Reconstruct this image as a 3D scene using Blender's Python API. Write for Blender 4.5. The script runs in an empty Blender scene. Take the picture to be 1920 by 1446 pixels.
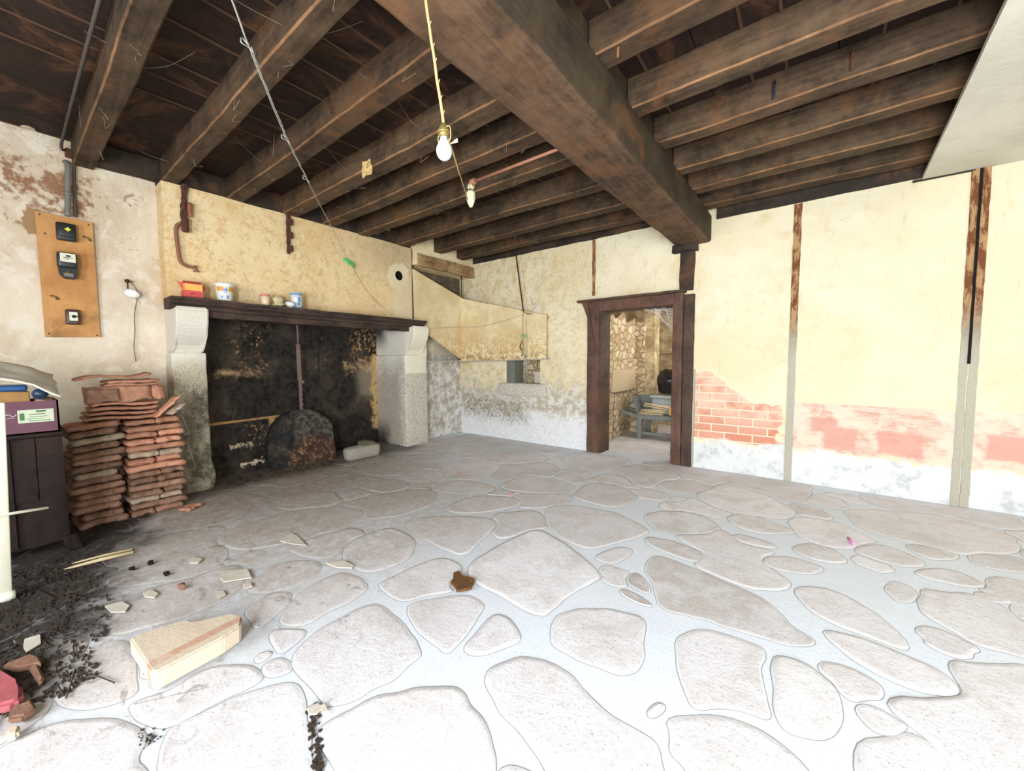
import bpy, bmesh, math, random
from mathutils import Vector, noise, Matrix
random.seed(7)
S = bpy.context.scene
C = S.collection
PI = math.pi
# ------------------------------------------------------------------ camera
FPX, YAW, PITCH, ROLL, EYE = 733.7, -.6556, .0635, .0051, 1.4
_c, _s = math.cos, math.sin
FWD = Vector((_s(YAW)*_c(PITCH), _c(YAW)*_c(PITCH), -_s(PITCH)))
_r = Vector((_c(YAW), -_s(YAW), 0)); _d = FWD.cross(_r)
RIGHT = _r*_c(ROLL) + _d*_s(ROLL); DOWN = -_r*_s(ROLL) + _d*_c(ROLL)
cam = bpy.data.cameras.new('camera'); camo = bpy.data.objects.new('camera', cam); C.objects.link(camo)
cam.sensor_fit = 'HORIZONTAL'; cam.sensor_width = 36; cam.lens = FPX*36/1920
cam.clip_start = .02; cam.clip_end = 100
camo.matrix_world = Matrix(((RIGHT.x, -DOWN.x, -FWD.x, 0), (RIGHT.y, -DOWN.y, -FWD.y, 0), (RIGHT.z, -DOWN.z, -FWD.z, EYE), (0, 0, 0, 1)))
S.camera = camo
# ------------------------------------------------------------------ light
S.view_settings.view_transform = 'Standard'; S.view_settings.look = 'None'
S.view_settings.gamma = 1; S.view_settings.use_curve_mapping = False
S.view_settings.exposure = 0.06
W = bpy.data.worlds.new('sky'); S.world = W; W.use_nodes = True
W.node_tree.nodes['Background'].inputs[0].default_value = (.86, .93, 1, 1)
W.node_tree.nodes['Background'].inputs[1].default_value = 1.6
def area(name, loc, rot, sx, sy, power, col):
    l = bpy.data.lights.new(name, 'AREA'); l.shape = 'RECTANGLE'; l.size = sx; l.size_y = sy; l.energy = power; l.color = col
    o = bpy.data.objects.new(name, l); C.objects.link(o); o.location = loc; o.rotation_euler = rot; return o
# daylight through the doorway the photograph is taken from, and the window of the back room
area('doorway_daylight', (.65, -2.15, 1.3), (PI/2, 0, 0), 1.3, 2.0, 430, (.88, .94, 1))
area('near_left_fill', (-2.6, -2.15, 1.7), (PI/2, 0, 0), 1.3, 1.4, 105, (.93, .97, 1))  # added fill lamp in an unseen opening, brightens the meter wall
area('right_fill', (3.15, 1.2, 1.6), (0, PI/2, 0), 1.5, 1.8, 45, (.80, .93, 1))  # added fill lamp out of view, more light from the right
area('back_room_window_daylight', (-.9, 7.0, 1.9), (0, PI/2, 0), 1.2, 1.6, 45, (1, .97, .92))

def at(px, py, ax, val):            # the point of the plane axis=val that a sight line from the eye meets
    d = RIGHT*((px-960)/FPX) + DOWN*((py-723)/FPX) + FWD
    o = Vector((0, 0, EYE)); return o + d*((val-o[ax])/d[ax])
def on_floor(px, py): return at(px, py, 2, 0)
# ------------------------------------------------------------------ material language
def srgb(r, g, b):
    f = lambda v: ((v/255+.055)/1.055)**2.4 if v > 10 else v/255/12.92
    return (f(r), f(g), f(b), 1)
class G:
    def __init__(s, name, rough=.9, spec=.25, metal=0):
        s.mat = bpy.data.materials.new(name); s.mat.use_nodes = True; s.nt = s.mat.node_tree
        s.b = s.nt.nodes['Principled BSDF']; s.b.inputs['Roughness'].default_value = rough
        s.b.inputs['Specular IOR Level'].default_value = spec; s.b.inputs['Metallic'].default_value = metal
        s.co = s.nt.nodes.new('ShaderNodeTexCoord').outputs['Object']
        sp = s.nt.nodes.new('ShaderNodeSeparateXYZ'); s.nt.links.new(s.co, sp.inputs[0]); s.x, s.y, s.z = sp.outputs
    def put(s, sock, v):
        if hasattr(v, 'node'): s.nt.links.new(v, sock)
        elif v is not None:
            if isinstance(v, tuple) and len(v) == 3 and sock.type == 'RGBA': v = (*v, 1)
            sock.default_value = v
    def m(s, op, a, b=None, c=None, clamp=False):
        n = s.nt.nodes.new('ShaderNodeMath'); n.operation = op; n.use_clamp = clamp
        s.put(n.inputs[0], a)
        if b is not None: s.put(n.inputs[1], b)
        if c is not None: s.put(n.inputs[2], c)
        return n.outputs[0]
    def vec(s, x, y, z):
        n = s.nt.nodes.new('ShaderNodeCombineXYZ'); s.put(n.inputs[0], x); s.put(n.inputs[1], y); s.put(n.inputs[2], z); return n.outputs[0]
    def scaled(s, sx, sy, sz, off=(0, 0, 0)):
        n = s.nt.nodes.new('ShaderNodeMapping'); s.put(n.inputs[0], s.co); n.inputs['Scale'].default_value = (sx, sy, sz); n.inputs['Location'].default_value = off; return n.outputs[0]
    def noise(s, scale, detail=6, rough=.6, dist=0, vec=None):
        n = s.nt.nodes.new('ShaderNodeTexNoise'); n.inputs['Scale'].default_value = scale; n.inputs['Detail'].default_value = detail
        n.inputs['Roughness'].default_value = rough; n.inputs['Distortion'].default_value = dist; s.put(n.inputs['Vector'], vec if vec is not None else s.co); return n.outputs[0]
    def cracks(s, scale, width, vec=None):
        n = s.nt.nodes.new('ShaderNodeTexVoronoi'); n.feature = 'DISTANCE_TO_EDGE'; n.inputs['Scale'].default_value = scale
        s.put(n.inputs['Vector'], vec if vec is not None else s.co); return s.sm(n.outputs[0], width, 0)
    def sm(s, v, lo, hi, t0=0, t1=1):
        n = s.nt.nodes.new('ShaderNodeMapRange'); n.interpolation_type = 'SMOOTHSTEP'; s.put(n.inputs[0], v)
        inv = lo > hi
        if inv: lo, hi, t0, t1 = hi, lo, t1, t0
        n.inputs[1].default_value = lo; n.inputs[2].default_value = hi; n.inputs[3].default_value = t0; n.inputs[4].default_value = t1; return n.outputs[0]
    def mix(s, f, a, b, blend='MIX'):
        n = s.nt.nodes.new('ShaderNodeMix'); n.data_type = 'RGBA'; n.blend_type = blend
        s.put(n.inputs[0], f); s.put(n.inputs[6], a); s.put(n.inputs[7], b); return n.outputs[2]
    def box(s, a, a0, a1, b, b0, b1, soft=.05, amp=.15, nscale=3, detail=5):
        """soft, noise-edged patch: 1 inside the ranges of a and b"""
        nz = s.m('MULTIPLY', s.m('SUBTRACT', s.noise(nscale, detail, .65), .5), amp*2)
        q = None
        for v, lo, hi in ((a, a0, a1), (b, b0, b1)):
            for e in ((s.m('SUBTRACT', v, lo) if lo is not None else None), (s.m('SUBTRACT', hi, v) if hi is not None else None)):
                if e is not None: q = e if q is None else s.m('MINIMUM', q, e)
        return s.sm(s.m('ADD', q, nz), -soft, soft)
    def bump(s, h, strength=.4, dist=.01):
        n = s.nt.nodes.new('ShaderNodeBump'); n.inputs['Strength'].default_value = strength; n.inputs['Distance'].default_value = dist
        s.put(n.inputs['Height'], h); s.nt.links.new(n.outputs[0], s.b.inputs['Normal'])
    def done(s, col):
        s.put(s.b.inputs['Base Color'], col); return s.mat
def plain(name, col, rough=.6, metal=0, spec=.4, vary=.12, scale=18, bump=.15):
    g = G(name, rough, spec, metal); n = g.noise(scale, 5)
    a = tuple(max(0, v*(1-vary*2)) for v in col[:3]); b = tuple(min(1, v*(1+vary*2)) for v in col[:3])
    if bump: g.bump(n, bump, .004)
    return g.done(g.mix(n, a, b))
def wood(name, dark, light, axis, rough=.75, scale=6, stretch=14, rnd=True, bumps=.5, gain=1.4, warm=.55):
    g = G(name, rough, .25); dark = tuple(v*gain for v in dark[:3]); light = tuple(v*gain for v in light[:3])
    sc = [stretch, stretch, stretch]; sc[axis] = 1
    v = g.scaled(*sc); n = g.noise(scale*.35, 8, .65, .6, v); n2 = g.noise(3, 4); n3 = g.noise(14, 6, .7); f = g.m('ADD', g.m('MULTIPLY', g.sm(n, .3, .7), .35), g.m('ADD', g.m('MULTIPLY', g.sm(n2, .35, .65), .4), g.m('MULTIPLY', g.sm(n3, .35, .65), .25)))
    col = g.mix(f, dark, light)
    col = g.mix(g.m('MULTIPLY', g.sm(g.noise(1.6, 6, .7, .8), .5, .68), warm), col, tuple(v*gain*.8 for v in srgb(112, 76, 48)[:3])); sp = g.sm(g.noise(60, 3, .7), .66, .74); col = g.mix(g.m('MULTIPLY', sp, .25), col, srgb(130, 112, 90))
    if rnd:
        oi = g.nt.nodes.new('ShaderNodeObjectInfo'); hs = g.nt.nodes.new('ShaderNodeHueSaturation'); g.put(hs.inputs['Value'], g.sm(oi.outputs['Random'], 0, 1, .8, 1.15)); g.put(hs.inputs['Color'], col); col = hs.outputs[0]
    g.bump(g.m('ADD', g.m('MULTIPLY', n, .7), g.m('MULTIPLY', g.noise(40, 4), .3)), bumps, .01)
    return g.done(col)
M = {}
# --- plaster of the door wall (world x along it, z up)
def plaster_back(name):
    g = G(name, .95, .15); x, z = g.x, g.z
    big = g.noise(1.1, 6, .6, .4); mid = g.noise(5, 7, .65); fine = g.noise(30, 5, .7)
    col = g.mix(g.sm(big, .35, .65), srgb(226, 211, 174), srgb(236, 225, 198))
    col = g.mix(g.m('MULTIPLY', g.sm(mid, .52, .72), .55), col, srgb(212, 190, 132))
    # paler and greener right-hand bays
    col = g.mix(g.m('MULTIPLY', g.sm(x, -1.2, .8), .55), col, srgb(212, 204, 178))
    # brown weathering left, under the joists and over the hood
    lf = g.m('MULTIPLY', g.sm(x, -1.6, -4.5), g.sm(g.noise(7, 8, .72), .45, .62))
    col = g.mix(g.m('MULTIPLY', lf, .6), col, srgb(196, 168, 112))
    lf2 = g.m('MULTIPLY', g.box(x, -4.9, -2.75, z, 1.5, 3.2, .3, .3, 2), g.sm(g.noise(11, 8, .75, .5), .53, .6))
    col = g.mix(g.m('MULTIPLY', lf2, .6), col, srgb(240, 224, 170))
    # lime wash and damp near the floor, left of the door
    lime = g.m('MULTIPLY', g.sm(g.m('ADD', z, g.m('MULTIPLY', g.m('SUBTRACT', mid, .5), .9)), 1.15, .75), g.sm(x, -2.55, -2.75))
    grey = g.mix(g.sm(g.noise(9, 8, .75), .42, .6), srgb(176, 166, 148), srgb(224, 222, 218))
    col = g.mix(g.m('MULTIPLY', lime, .9), col, grey)
    low = g.m('MULTIPLY', g.sm(g.m('ADD', z, g.m('MULTIPLY', g.m('SUBTRACT', mid, .5), .7)), .62, .38), g.sm(x, -2.3, -2.7))
    col = g.mix(g.m('MULTIPLY', low, .8), col, srgb(236, 238, 242))
    damp = g.box(x, -5.4, -3.9, z, .35, .72, .12, .2, 2.4)
    col = g.mix(g.m('MULTIPLY', damp, g.sm(g.noise(22, 5, .8), .4, .6)), col, srgb(138, 128, 110))
    # bare red dado, right bays
    red = g.mix(g.sm(g.noise(10, 6, .7, .3, g.scaled(.5, 1, 2.2)), .42, .6), srgb(218, 192, 176), srgb(202, 156, 140))
    red = g.mix(g.m('MULTIPLY', g.sm(mid, .42, .56), .85), red, srgb(222, 208, 190))
    dz = g.m('ADD', z, g.m('MULTIPLY', g.m('SUBTRACT', g.noise(2.6, 6, .7), .5), .38))
    dado = g.m('MULTIPLY', g.m('MULTIPLY', g.sm(z, .915, .905), g.sm(dz, .32, .42)), g.sm(x, -.2, -.16))
    col = g.mix(g.m('MULTIPLY', dado, .9), col, red)
    patch = g.m('MAXIMUM', g.box(x, .12, .40, z, .42, .66, .02, .07, 5), g.m('MAXIMUM', g.box(x, .55, .88, z, .42, .66, .02, .07, 5.4), g.m('MAXIMUM', g.box(x, .0, .24, z, .6, .76, .02, .06, 6), g.box(x, 1.28, 1.7, z, .48, .70, .02, .07, 5))))
    col = g.mix(g.m('MULTIPLY', patch, .8), col, srgb(208, 150, 136))
    # brickwork laid bare beside the door post
    br = g.nt.nodes.new('ShaderNodeTexBrick'); g.put(br.inputs['Vector'], g.vec(g.m('ADD', x, 1.9), g.m('ADD', z, .0), 0))
    br.inputs['Scale'].default_value = 1; br.inputs['Brick Width'].default_value = .30; br.inputs['Row Height'].default_value = .098; br.inputs['Mortar Size'].default_value = .008
    br.inputs['Color1'].default_value = srgb(202, 124, 94); br.inputs['Color2'].default_value = srgb(220, 168, 146); br.inputs['Mortar'].default_value = srgb(232, 214, 190); br.inputs['Mortar Smooth'].default_value = .3
    pale = g.mix(g.m('MULTIPLY', g.m('MULTIPLY', g.sm(z, .5, .8), g.sm(mid, .3, .6)), .75), br.outputs[0], srgb(230, 205, 182))
    edge = g.m('MINIMUM', g.m('SUBTRACT', 1.27, g.m('MULTIPLY', g.m('MAXIMUM', g.m('ADD', x, 1.05), 0), .85)), 1.24)
    edge = g.m('MAXIMUM', edge, .87)
    bw = g.m('SUBTRACT', g.noise(7, 5, .6), .5)
    bmask = g.m('MULTIPLY', g.sm(g.m('SUBTRACT', g.m('ADD', edge, g.m('MULTIPLY', bw, .12)), z), -.008, .008), g.sm(g.m('ADD', z, g.m('MULTIPLY', bw, .14)), .375, .39))
    bmask = g.m('MULTIPLY', bmask, g.m('MULTIPLY', g.sm(x, -1.3, -1.28), g.sm(g.m('ADD', x, g.m('MULTIPLY', bw, .3)), -.27, -.30)))
    col = g.mix(bmask, col, pale)
    # thick white lime along the floor, right bays
    lowr = g.m('MULTIPLY', g.sm(g.m('ADD', z, g.m('MULTIPLY', g.m('SUBTRACT', g.noise(3.4, 6, .7), .5), .34)), .40, .34), g.sm(x, -1.4, -1.35))
    col = g.mix(g.m('MULTIPLY', lowr, .92), col, g.mix(g.sm(g.noise(6, 7, .7), .5, .66), srgb(218, 220, 220), srgb(186, 190, 192)))
    # hair cracks and dirt specks
    warp = g.nt.nodes.new('ShaderNodeVectorMath'); warp.operation = 'ADD'; g.put(warp.inputs[0], g.co)
    nn = g.nt.nodes.new('ShaderNodeTexNoise'); nn.inputs['Scale'].default_value = 4; g.put(nn.inputs['Vector'], g.co); sc = g.nt.nodes.new('ShaderNodeVectorMath'); sc.operation = 'SCALE'; g.put(sc.inputs[0], nn.outputs['Color']); sc.inputs['Scale'].default_value = .45; g.put(warp.inputs[1], sc.outputs[0])
    cr = g.m('MULTIPLY', g.cracks(1.3, .005, warp.outputs[0]), g.sm(g.noise(1.7, 3), .48, .6))
    col = g.mix(g.m('MULTIPLY', cr, .22), col, srgb(150, 130, 95))
    col = g.mix(g.m('MULTIPLY', g.sm(fine, .68, .76), .5), col, srgb(165, 142, 100))
    st = g.m('MULTIPLY', g.sm(g.noise(5, 7, .7, 0, g.scaled(1.6, 1, .35)), .58, .72), g.sm(z, 1.4, 2.2))
    col = g.mix(g.m('MULTIPLY', st, .5), col, srgb(188, 170, 130))
    col = g.mix(g.m('MULTIPLY', g.m('MULTIPLY', g.sm(g.noise(2.3, 8, .7, .6), .52, .66), g.sm(z, .9, 1.3)), .3), col, srgb(206, 192, 160))
    col = g.mix(g.m('MULTIPLY', g.m('MULTIPLY', g.sm(g.noise(24, 7, .8), .5, .62), g.sm(x, -1.5, -3)), .35), col, srgb(178, 150, 104))
    h = g.m('ADD', g.m('MULTIPLY', mid, 1.0), g.m('ADD', g.m('MULTIPLY', fine, .25), g.m('MULTIPLY', bmask, -.35)))
    g.bump(h, .45, .02); return g.done(col)
M['plaster_back'] = plaster_back('plaster_door_wall')
def plaster_left(name, kind):
    g = G(name, .95, .15); y, z = g.y, g.z
    big = g.noise(1.3, 6, .62, .4); mid = g.noise(5.5, 8, .68); fine = g.noise(34, 5, .7)
    if kind == 'wall':
        col = g.mix(g.sm(big, .38, .62), srgb(205, 186, 160), srgb(224, 210, 188))
        col = g.mix(g.m('MULTIPLY', g.sm(g.noise(4, 8, .72, .5), .5, .62), .7), col, srgb(232, 222, 206))
        col = g.mix(g.m('MULTIPLY', g.m('MULTIPLY', g.sm(g.noise(9, 8, .75, 1), .58, .63), g.sm(z, 2.0, 2.8)), .75), col, srgb(156, 120, 96))
        bp = g.box(y, -.1, .62, z, 2.78, 3.15, .03, .22, 7, 7)
        col = g.mix(g.m('MULTIPLY', bp, g.sm(mid, .45, .55)), col, srgb(150, 112, 84))
        bp = g.box(y, .16, .32, z, 2.5, 2.73, .012, .14, 7, 7)
        col = g.mix(bp, col, srgb(160, 128, 92))
        lm = g.mix(g.sm(g.noise(7, 8, .75), .4, .62), srgb(176, 166, 150), srgb(228, 226, 222)); col = g.mix(g.m('MULTIPLY', g.sm(y, 4.2, 4.4), g.sm(z, 1.6, 1.45)), col, lm)
        dk = g.m('MULTIPLY', g.sm(y, 4.0, 4.2), g.m('MULTIPLY', g.sm(z, 2.1, 2.3), g.sm(mid, .3, .5, .6, 1))); col = g.mix(g.m('MULTIPLY', dk, .9), col, srgb(74, 60, 44))  # shade of the hood recess put into the plaster colour, with soot
        low = g.m('MULTIPLY', g.sm(g.m('ADD', z, g.m('MULTIPLY', mid, .6)), 1.6, 1.1), g.sm(y, 4.4, 4.2))
        col = g.mix(g.m('MULTIPLY', low, .7), col, srgb(176, 160, 134))
    else:
        col = g.mix(g.sm(big, .38, .62), srgb(226, 196, 146), srgb(234, 212, 168))
        col = g.mix(g.m('MULTIPLY', g.sm(g.noise(12, 8, .75, .4), .5, .6), .55), col, srgb(208, 164, 106)); col = g.mix(g.m('MULTIPLY', g.m('MULTIPLY', g.sm(g.noise(30, 6, .8), .52, .62), g.sm(g.noise(1.9, 3), .45, .6)), .55), col, srgb(178, 130, 76))
        col = g.mix(g.m('MULTIPLY', g.sm(g.noise(8, 8, .75, .6), .6, .64), .7), col, srgb(240, 226, 184))
        # soot veil to the right, over the hood, and along the shelf
        so = g.m('MULTIPLY', g.sm(g.m('ADD', y, g.m('MULTIPLY', big, .6)), 3.0, 4.2), g.sm(z, 2.4, 3.1))
        col = g.mix(g.m('MULTIPLY', so, .6), col, srgb(176, 156, 124))
        sh = g.m('MULTIPLY', g.sm(g.m('ADD', z, g.m('MULTIPLY', mid, .4)), 2.5, 2.15), g.sm(mid, .35, .6))
        col = g.mix(g.m('MULTIPLY', sh, .55), col, srgb(196, 140, 84))
        # light ring of new plaster about the flue hole
        r = g.m('SQRT', g.m('ADD', g.m('POWER', g.m('SUBTRACT', y, 3.86), 2), g.m('POWER', g.m('SUBTRACT', z, 2.74), 2)))
        rr = g.sm(g.m('ADD', r, g.m('MULTIPLY', g.m('SUBTRACT', g.noise(9, 5), .5), .25)), .22, .19)
        col = g.mix(g.m('MULTIPLY', rr, .8), col, srgb(236, 222, 190))
        dn = g.m('MULTIPLY', g.box(y, 3.75, 4.4, z, 2.0, 2.75, .05, .1, 5), .7)
        col = g.mix(dn, col, srgb(228, 212, 178))
    col = g.mix(g.m('MULTIPLY', g.sm(fine, .66, .75), .5), col, srgb(150, 122, 88))
    g.bump(g.m('ADD', mid, g.m('MULTIPLY', fine, .3)), .55, .025); return g.done(col)
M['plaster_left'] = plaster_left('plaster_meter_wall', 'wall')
M['plaster_breast'] = plaster_left('plaster_chimney', 'breast')
def hearth_stone(name, kind):
    g = G(name, .9, .25); y, z = g.y, g.z
    n1 = g.noise(2, 7, .65, .4); n2 = g.noise(14, 8, .75); n3 = g.noise(45, 4, .7)
    if kind == 'back':
        col = g.mix(g.sm(n2, .36, .62), srgb(24, 22, 22), srgb(58, 52, 47))
        col = g.mix(g.m('MULTIPLY', g.sm(n1, .44, .66), .65), col, srgb(88, 78, 66))
        tan = srgb(190, 148, 98)
        sp = g.sm(g.noise(22, 6, .75), .56, .6)
        f1 = g.m('MULTIPLY', g.box(y, 1.8, 2.08, z, 1.3, 1.8, .14, .3, 4), sp)
        f2 = g.m('MULTIPLY', g.box(y, 1.85, 2.3, z, .3, .62, .12, .1, 4), sp)
        f3 = g.m('MULTIPLY', g.box(y, 3.5, 4.0, z, 1.2, 1.95, .15, .3, 4), g.sm(g.noise(16, 6, .75), .52, .56))
        f4 = g.m('MULTIPLY', g.box(y, 2.7, 3.15, z, 1.2, 1.75, .1, .1, 5), g.sm(g.noise(18, 6, .75), .62, .65))
        for f, a in ((f1, 1), (f2, .9), (f3, .9), (f4, .8)): col = g.mix(g.m('MULTIPLY', f, a), col, tan)
        col = g.mix(g.m('MULTIPLY', g.box(y, 3.55, 4.1, z, .78, 1.35, .14, .18, 3), .9), col, srgb(150, 138, 118))
        col = g.mix(g.m('MULTIPLY', g.m('MULTIPLY', g.box(y, 3.35, 4.1, z, 1.27, 1.34, .05, .22, 6), g.sm(n2, .38, .55)), .9), col, srgb(214, 176, 126))
        col = g.mix(g.m('MULTIPLY', g.m('MULTIPLY', g.box(y, 1.55, 2.05, z, 1.24, 1.29, .05, .2, 5), g.sm(n2, .38, .55)), .8), col, srgb(200, 168, 124))
        col = g.mix(g.box(y, 1.42, 2.75, z, .655, .68, .008, .015, 9), col, srgb(186, 146, 96))
        col = g.mix(g.box(y, 2.12, 2.18, z, .0, .66, .03, .06, 6), col, srgb(200, 160, 110))
        col = g.mix(g.m('MULTIPLY', g.box(y, 3.84, 3.99, z, .25, 1.5, .05, .12, 7), g.sm(n2, .36, .5)), col, srgb(216, 178, 122))
        col = g.mix(g.box(y, 1.74, 2.0, z, .10, .14, .012, .12, 9), col, srgb(226, 208, 180))
        col = g.mix(g.m('MULTIPLY', g.box(y, 1.66, 1.92, z, .35, .38, .01, .12, 12), .8), col, srgb(206, 190, 160))
        col = g.mix(g.m('MULTIPLY', g.box(y, 2.86, 2.875, z, .7, 1.9, .006, .03, 3), .8), col, srgb(12, 11, 11))
        g.bump(g.m('ADD', n2, g.m('MULTIPLY', n3, .4)), .8, .03)
    else:  # jambs: grey granite, limewashed above, smoke and moss marked
        col = g.mix(g.sm(n3, .4, .6), *((srgb(172, 160, 138), srgb(198, 188, 168)) if kind == 'left' else (srgb(184, 174, 158), srgb(222, 216, 204)))); col = g.mix(g.m('MULTIPLY', g.sm(n2, .5, .65), .4), col, srgb(140, 126, 104))
        up = g.sm(g.m('ADD', z, g.m('MULTIPLY', n1, .5)), 1.5, 1.75)
        col = g.mix(g.m('MULTIPLY', up, .8), col, srgb(228, 222, 208))
        if kind == 'left':
            mo = g.m('MULTIPLY', g.sm(g.m('ADD', z, g.m('MULTIPLY', n1, 1.1)), 1.75, 1.35), g.m('MULTIPLY', g.sm(n2, .34, .56), g.sm(g.noise(3.2, 5, .7), .36, .56)))
            col = g.mix(g.m('MULTIPLY', mo, .95), col, srgb(66, 62, 50))
            col = g.mix(g.m('MULTIPLY', g.sm(z, 1.15, .9), .45), col, srgb(112, 106, 86))
        else:
            col = g.mix(g.m('MULTIPLY', g.box(g.x, -6.2, -5.36, z, -.2, 1.2, .1, .2, 3), .55), col, srgb(150, 138, 120))
            so = g.m('MULTIPLY', g.sm(g.m('ADD', g.x, g.m('MULTIPLY', n1, .5)), -5.3, -5.62), g.m('MAXIMUM', g.sm(z, 1.5, 1.9), g.sm(z, .5, .1)))
            col = g.mix(g.m('MULTIPLY', so, .9), col, srgb(46, 42, 38))
            col = g.mix(g.m('MULTIPLY', g.box(y, 3.9, 4.5, z, 1.2, 1.95, .02, .03, 6), g.sm(g.x, -5.215, -5.205)), col, srgb(236, 230, 210))
        g.bump(g.m('ADD', n3, g.m('MULTIPLY', n2, .6)), .6, .015)
    return g.done(col)
M['soot'] = hearth_stone('sooty_hearth_stone', 'back'); M['jamb_left'] = hearth_stone('mossy_granite', 'left'); M['jamb_right'] = hearth_stone('limewashed_granite', 'right')
# --- timber
M['joist'] = wood('smoked_joist_wood', srgb(26, 20, 14), srgb(84, 66, 48), 0)
M['joist_edge'] = wood('worn_joist_arris', srgb(44, 32, 23), srgb(132, 96, 64), 0)
M['beam'] = wood('smoked_beam_wood', srgb(36, 27, 20), srgb(96, 73, 54), 1)
M['beam_side'] = wood('dark_beam_side', srgb(32, 26, 19), srgb(64, 53, 38), 1)  # darker beam wood for the right face and the packing board
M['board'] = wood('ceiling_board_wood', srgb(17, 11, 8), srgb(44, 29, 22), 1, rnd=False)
M['seam'] = plain('board_seam', srgb(84, 58, 40), .9)
M['plate'] = wood('black_wall_plate', srgb(26, 21, 17), srgb(56, 47, 38), 0, rnd=False)
M['frame'] = wood('red_brown_door_wood', srgb(56, 39, 32), srgb(96, 71, 59), 2, rnd=False, warm=.2)
M['frame_dark'] = wood('dark_door_post', srgb(44, 34, 29), srgb(80, 63, 52), 2, rnd=False)
M['mantel'] = wood('dark_mantel_wood', srgb(30, 24, 22), srgb(74, 58, 50), 1, rnd=False, warm=.15)
M['cabinet'] = wood('dark_cabinet_wood', srgb(20, 14, 13), srgb(42, 29, 26), 2, rnd=False, bumps=.2, gain=1, warm=.1)
M['plywood'] = wood('orange_plywood', srgb(176, 122, 70), srgb(206, 154, 98), 2, rnd=False, stretch=5, bumps=.15, gain=1)
M['rust'] = plain('rusty_iron', srgb(92, 58, 46), .85, .3, vary=.3, scale=40, bump=.5)
M['rust_pink'] = plain('pinkish_rusted_iron', srgb(122, 98, 94), .85, .2, vary=.25, scale=40, bump=.5)
M['rust_pipe'] = plain('red_brown_pipe_paint', srgb(146, 98, 74), .7, .2, vary=.2, scale=30)
M['conduit'] = plain('grey_conduit', srgb(120, 120, 112), .6, .2)
M['black_plastic'] = plain('black_bakelite', srgb(38, 40, 42), .35, vary=.1)
M['brown_plastic'] = plain('brown_bakelite', srgb(74, 52, 42), .4, vary=.1)
M['cream'] = plain('cream_label', srgb(222, 220, 196), .6, vary=.05)
M['ink'] = plain('dark_print', srgb(40, 42, 44), .8, vary=.05)
M['yellow'] = plain('yellow_sticker', srgb(214, 220, 60), .6, vary=.05)
M['brass'] = plain('dull_brass', srgb(140, 120, 70), .5, .6)
M['white_enamel'] = plain('white_enamel', srgb(232, 230, 228), .25, spec=.5, vary=.03)
M['bulb'] = plain('milk_glass', srgb(196, 208, 206), .12, spec=.6, vary=.02, bump=0)
M['porcelain'] = plain('yellowed_porcelain', srgb(212, 204, 164), .3, spec=.5, vary=.06)
M['twine'] = plain('old_twine', srgb(196, 166, 112), .95, vary=.2, scale=120)
M['wire'] = plain('grey_wire', srgb(170, 168, 156), .7, .2)
M['thin_wire'] = plain('dark_thin_wire', srgb(96, 92, 84), .7)
M['green_plastic'] = plain('green_plastic', srgb(70, 200, 120), .45, vary=.05)
M['blue_string'] = plain('teal_string', srgb(90, 150, 165), .8)
M['green_string'] = plain('green_string', srgb(120, 200, 120), .8)
M['red_card'] = plain('red_card', srgb(206, 84, 78), .7, vary=.06)
M['orange_card'] = plain('orange_card', srgb(240, 178, 92), .7, vary=.06)
M['white_plastic'] = plain('white_plastic', srgb(236, 234, 226), .45, vary=.03)
M['orange_print'] = plain('orange_print', srgb(222, 148, 44), .5)
M['blue_print'] = plain('blue_print', srgb(86, 140, 190), .5)
M['pink_lid'] = plain('pink_lid', srgb(206, 122, 108), .5)
M['glass_jar'] = plain('cloudy_jar', srgb(214, 188, 152), .3)
M['paper'] = plain('yellowed_paper', srgb(206, 188, 146), .9)
M['tin'] = plain('tin_white', srgb(214, 218, 216), .35, .2)
M['purple'] = plain('purple_card', srgb(98, 62, 74), .7, vary=.08)
M['pale_green'] = plain('pale_green_label', srgb(186, 192, 168), .7, vary=.05)
M['green_print'] = plain('green_print', srgb(70, 110, 66), .7)
M['blue_bag'] = plain('blue_plastic', srgb(32, 76, 124), .35)
M['dark_blue'] = plain('dark_blue_plastic', srgb(28, 44, 66), .35)
M['brown_card'] = plain('brown_cardboard', srgb(150, 112, 66), .85, vary=.12)
M['sack'] = plain('grubby_white_sack', srgb(196, 190, 176), .5, vary=.12, scale=9, bump=.4)
M['tan_bag'] = plain('tan_paper_bag', srgb(178, 144, 110), .8)
M['post_white'] = plain('cream_painted_metal', srgb(206, 202, 184), .45, vary=.05)
M['foot_cap'] = plain('pale_plastic_cap', srgb(214, 220, 200), .4)
M['beige_brick'] = None
def brickblock():
    g = G('beige_fired_block', .9, .2); n = g.noise(9, 7, .7); f = g.noise(40, 4)
    col = g.mix(n, srgb(196, 178, 156), srgb(214, 200, 180))
    band = g.m('MULTIPLY', g.sm(g.x, .10, .115), g.sm(g.x, .165, .15)); band = g.m('MULTIPLY', band, g.sm(n, .3, .5))
    col = g.mix(g.m('MULTIPLY', band, .7), col, srgb(186, 132, 108)); g.bump(g.m('ADD', n, f), .4, .006); return g.done(col)
M['beige_brick'] = brickblock()
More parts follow.
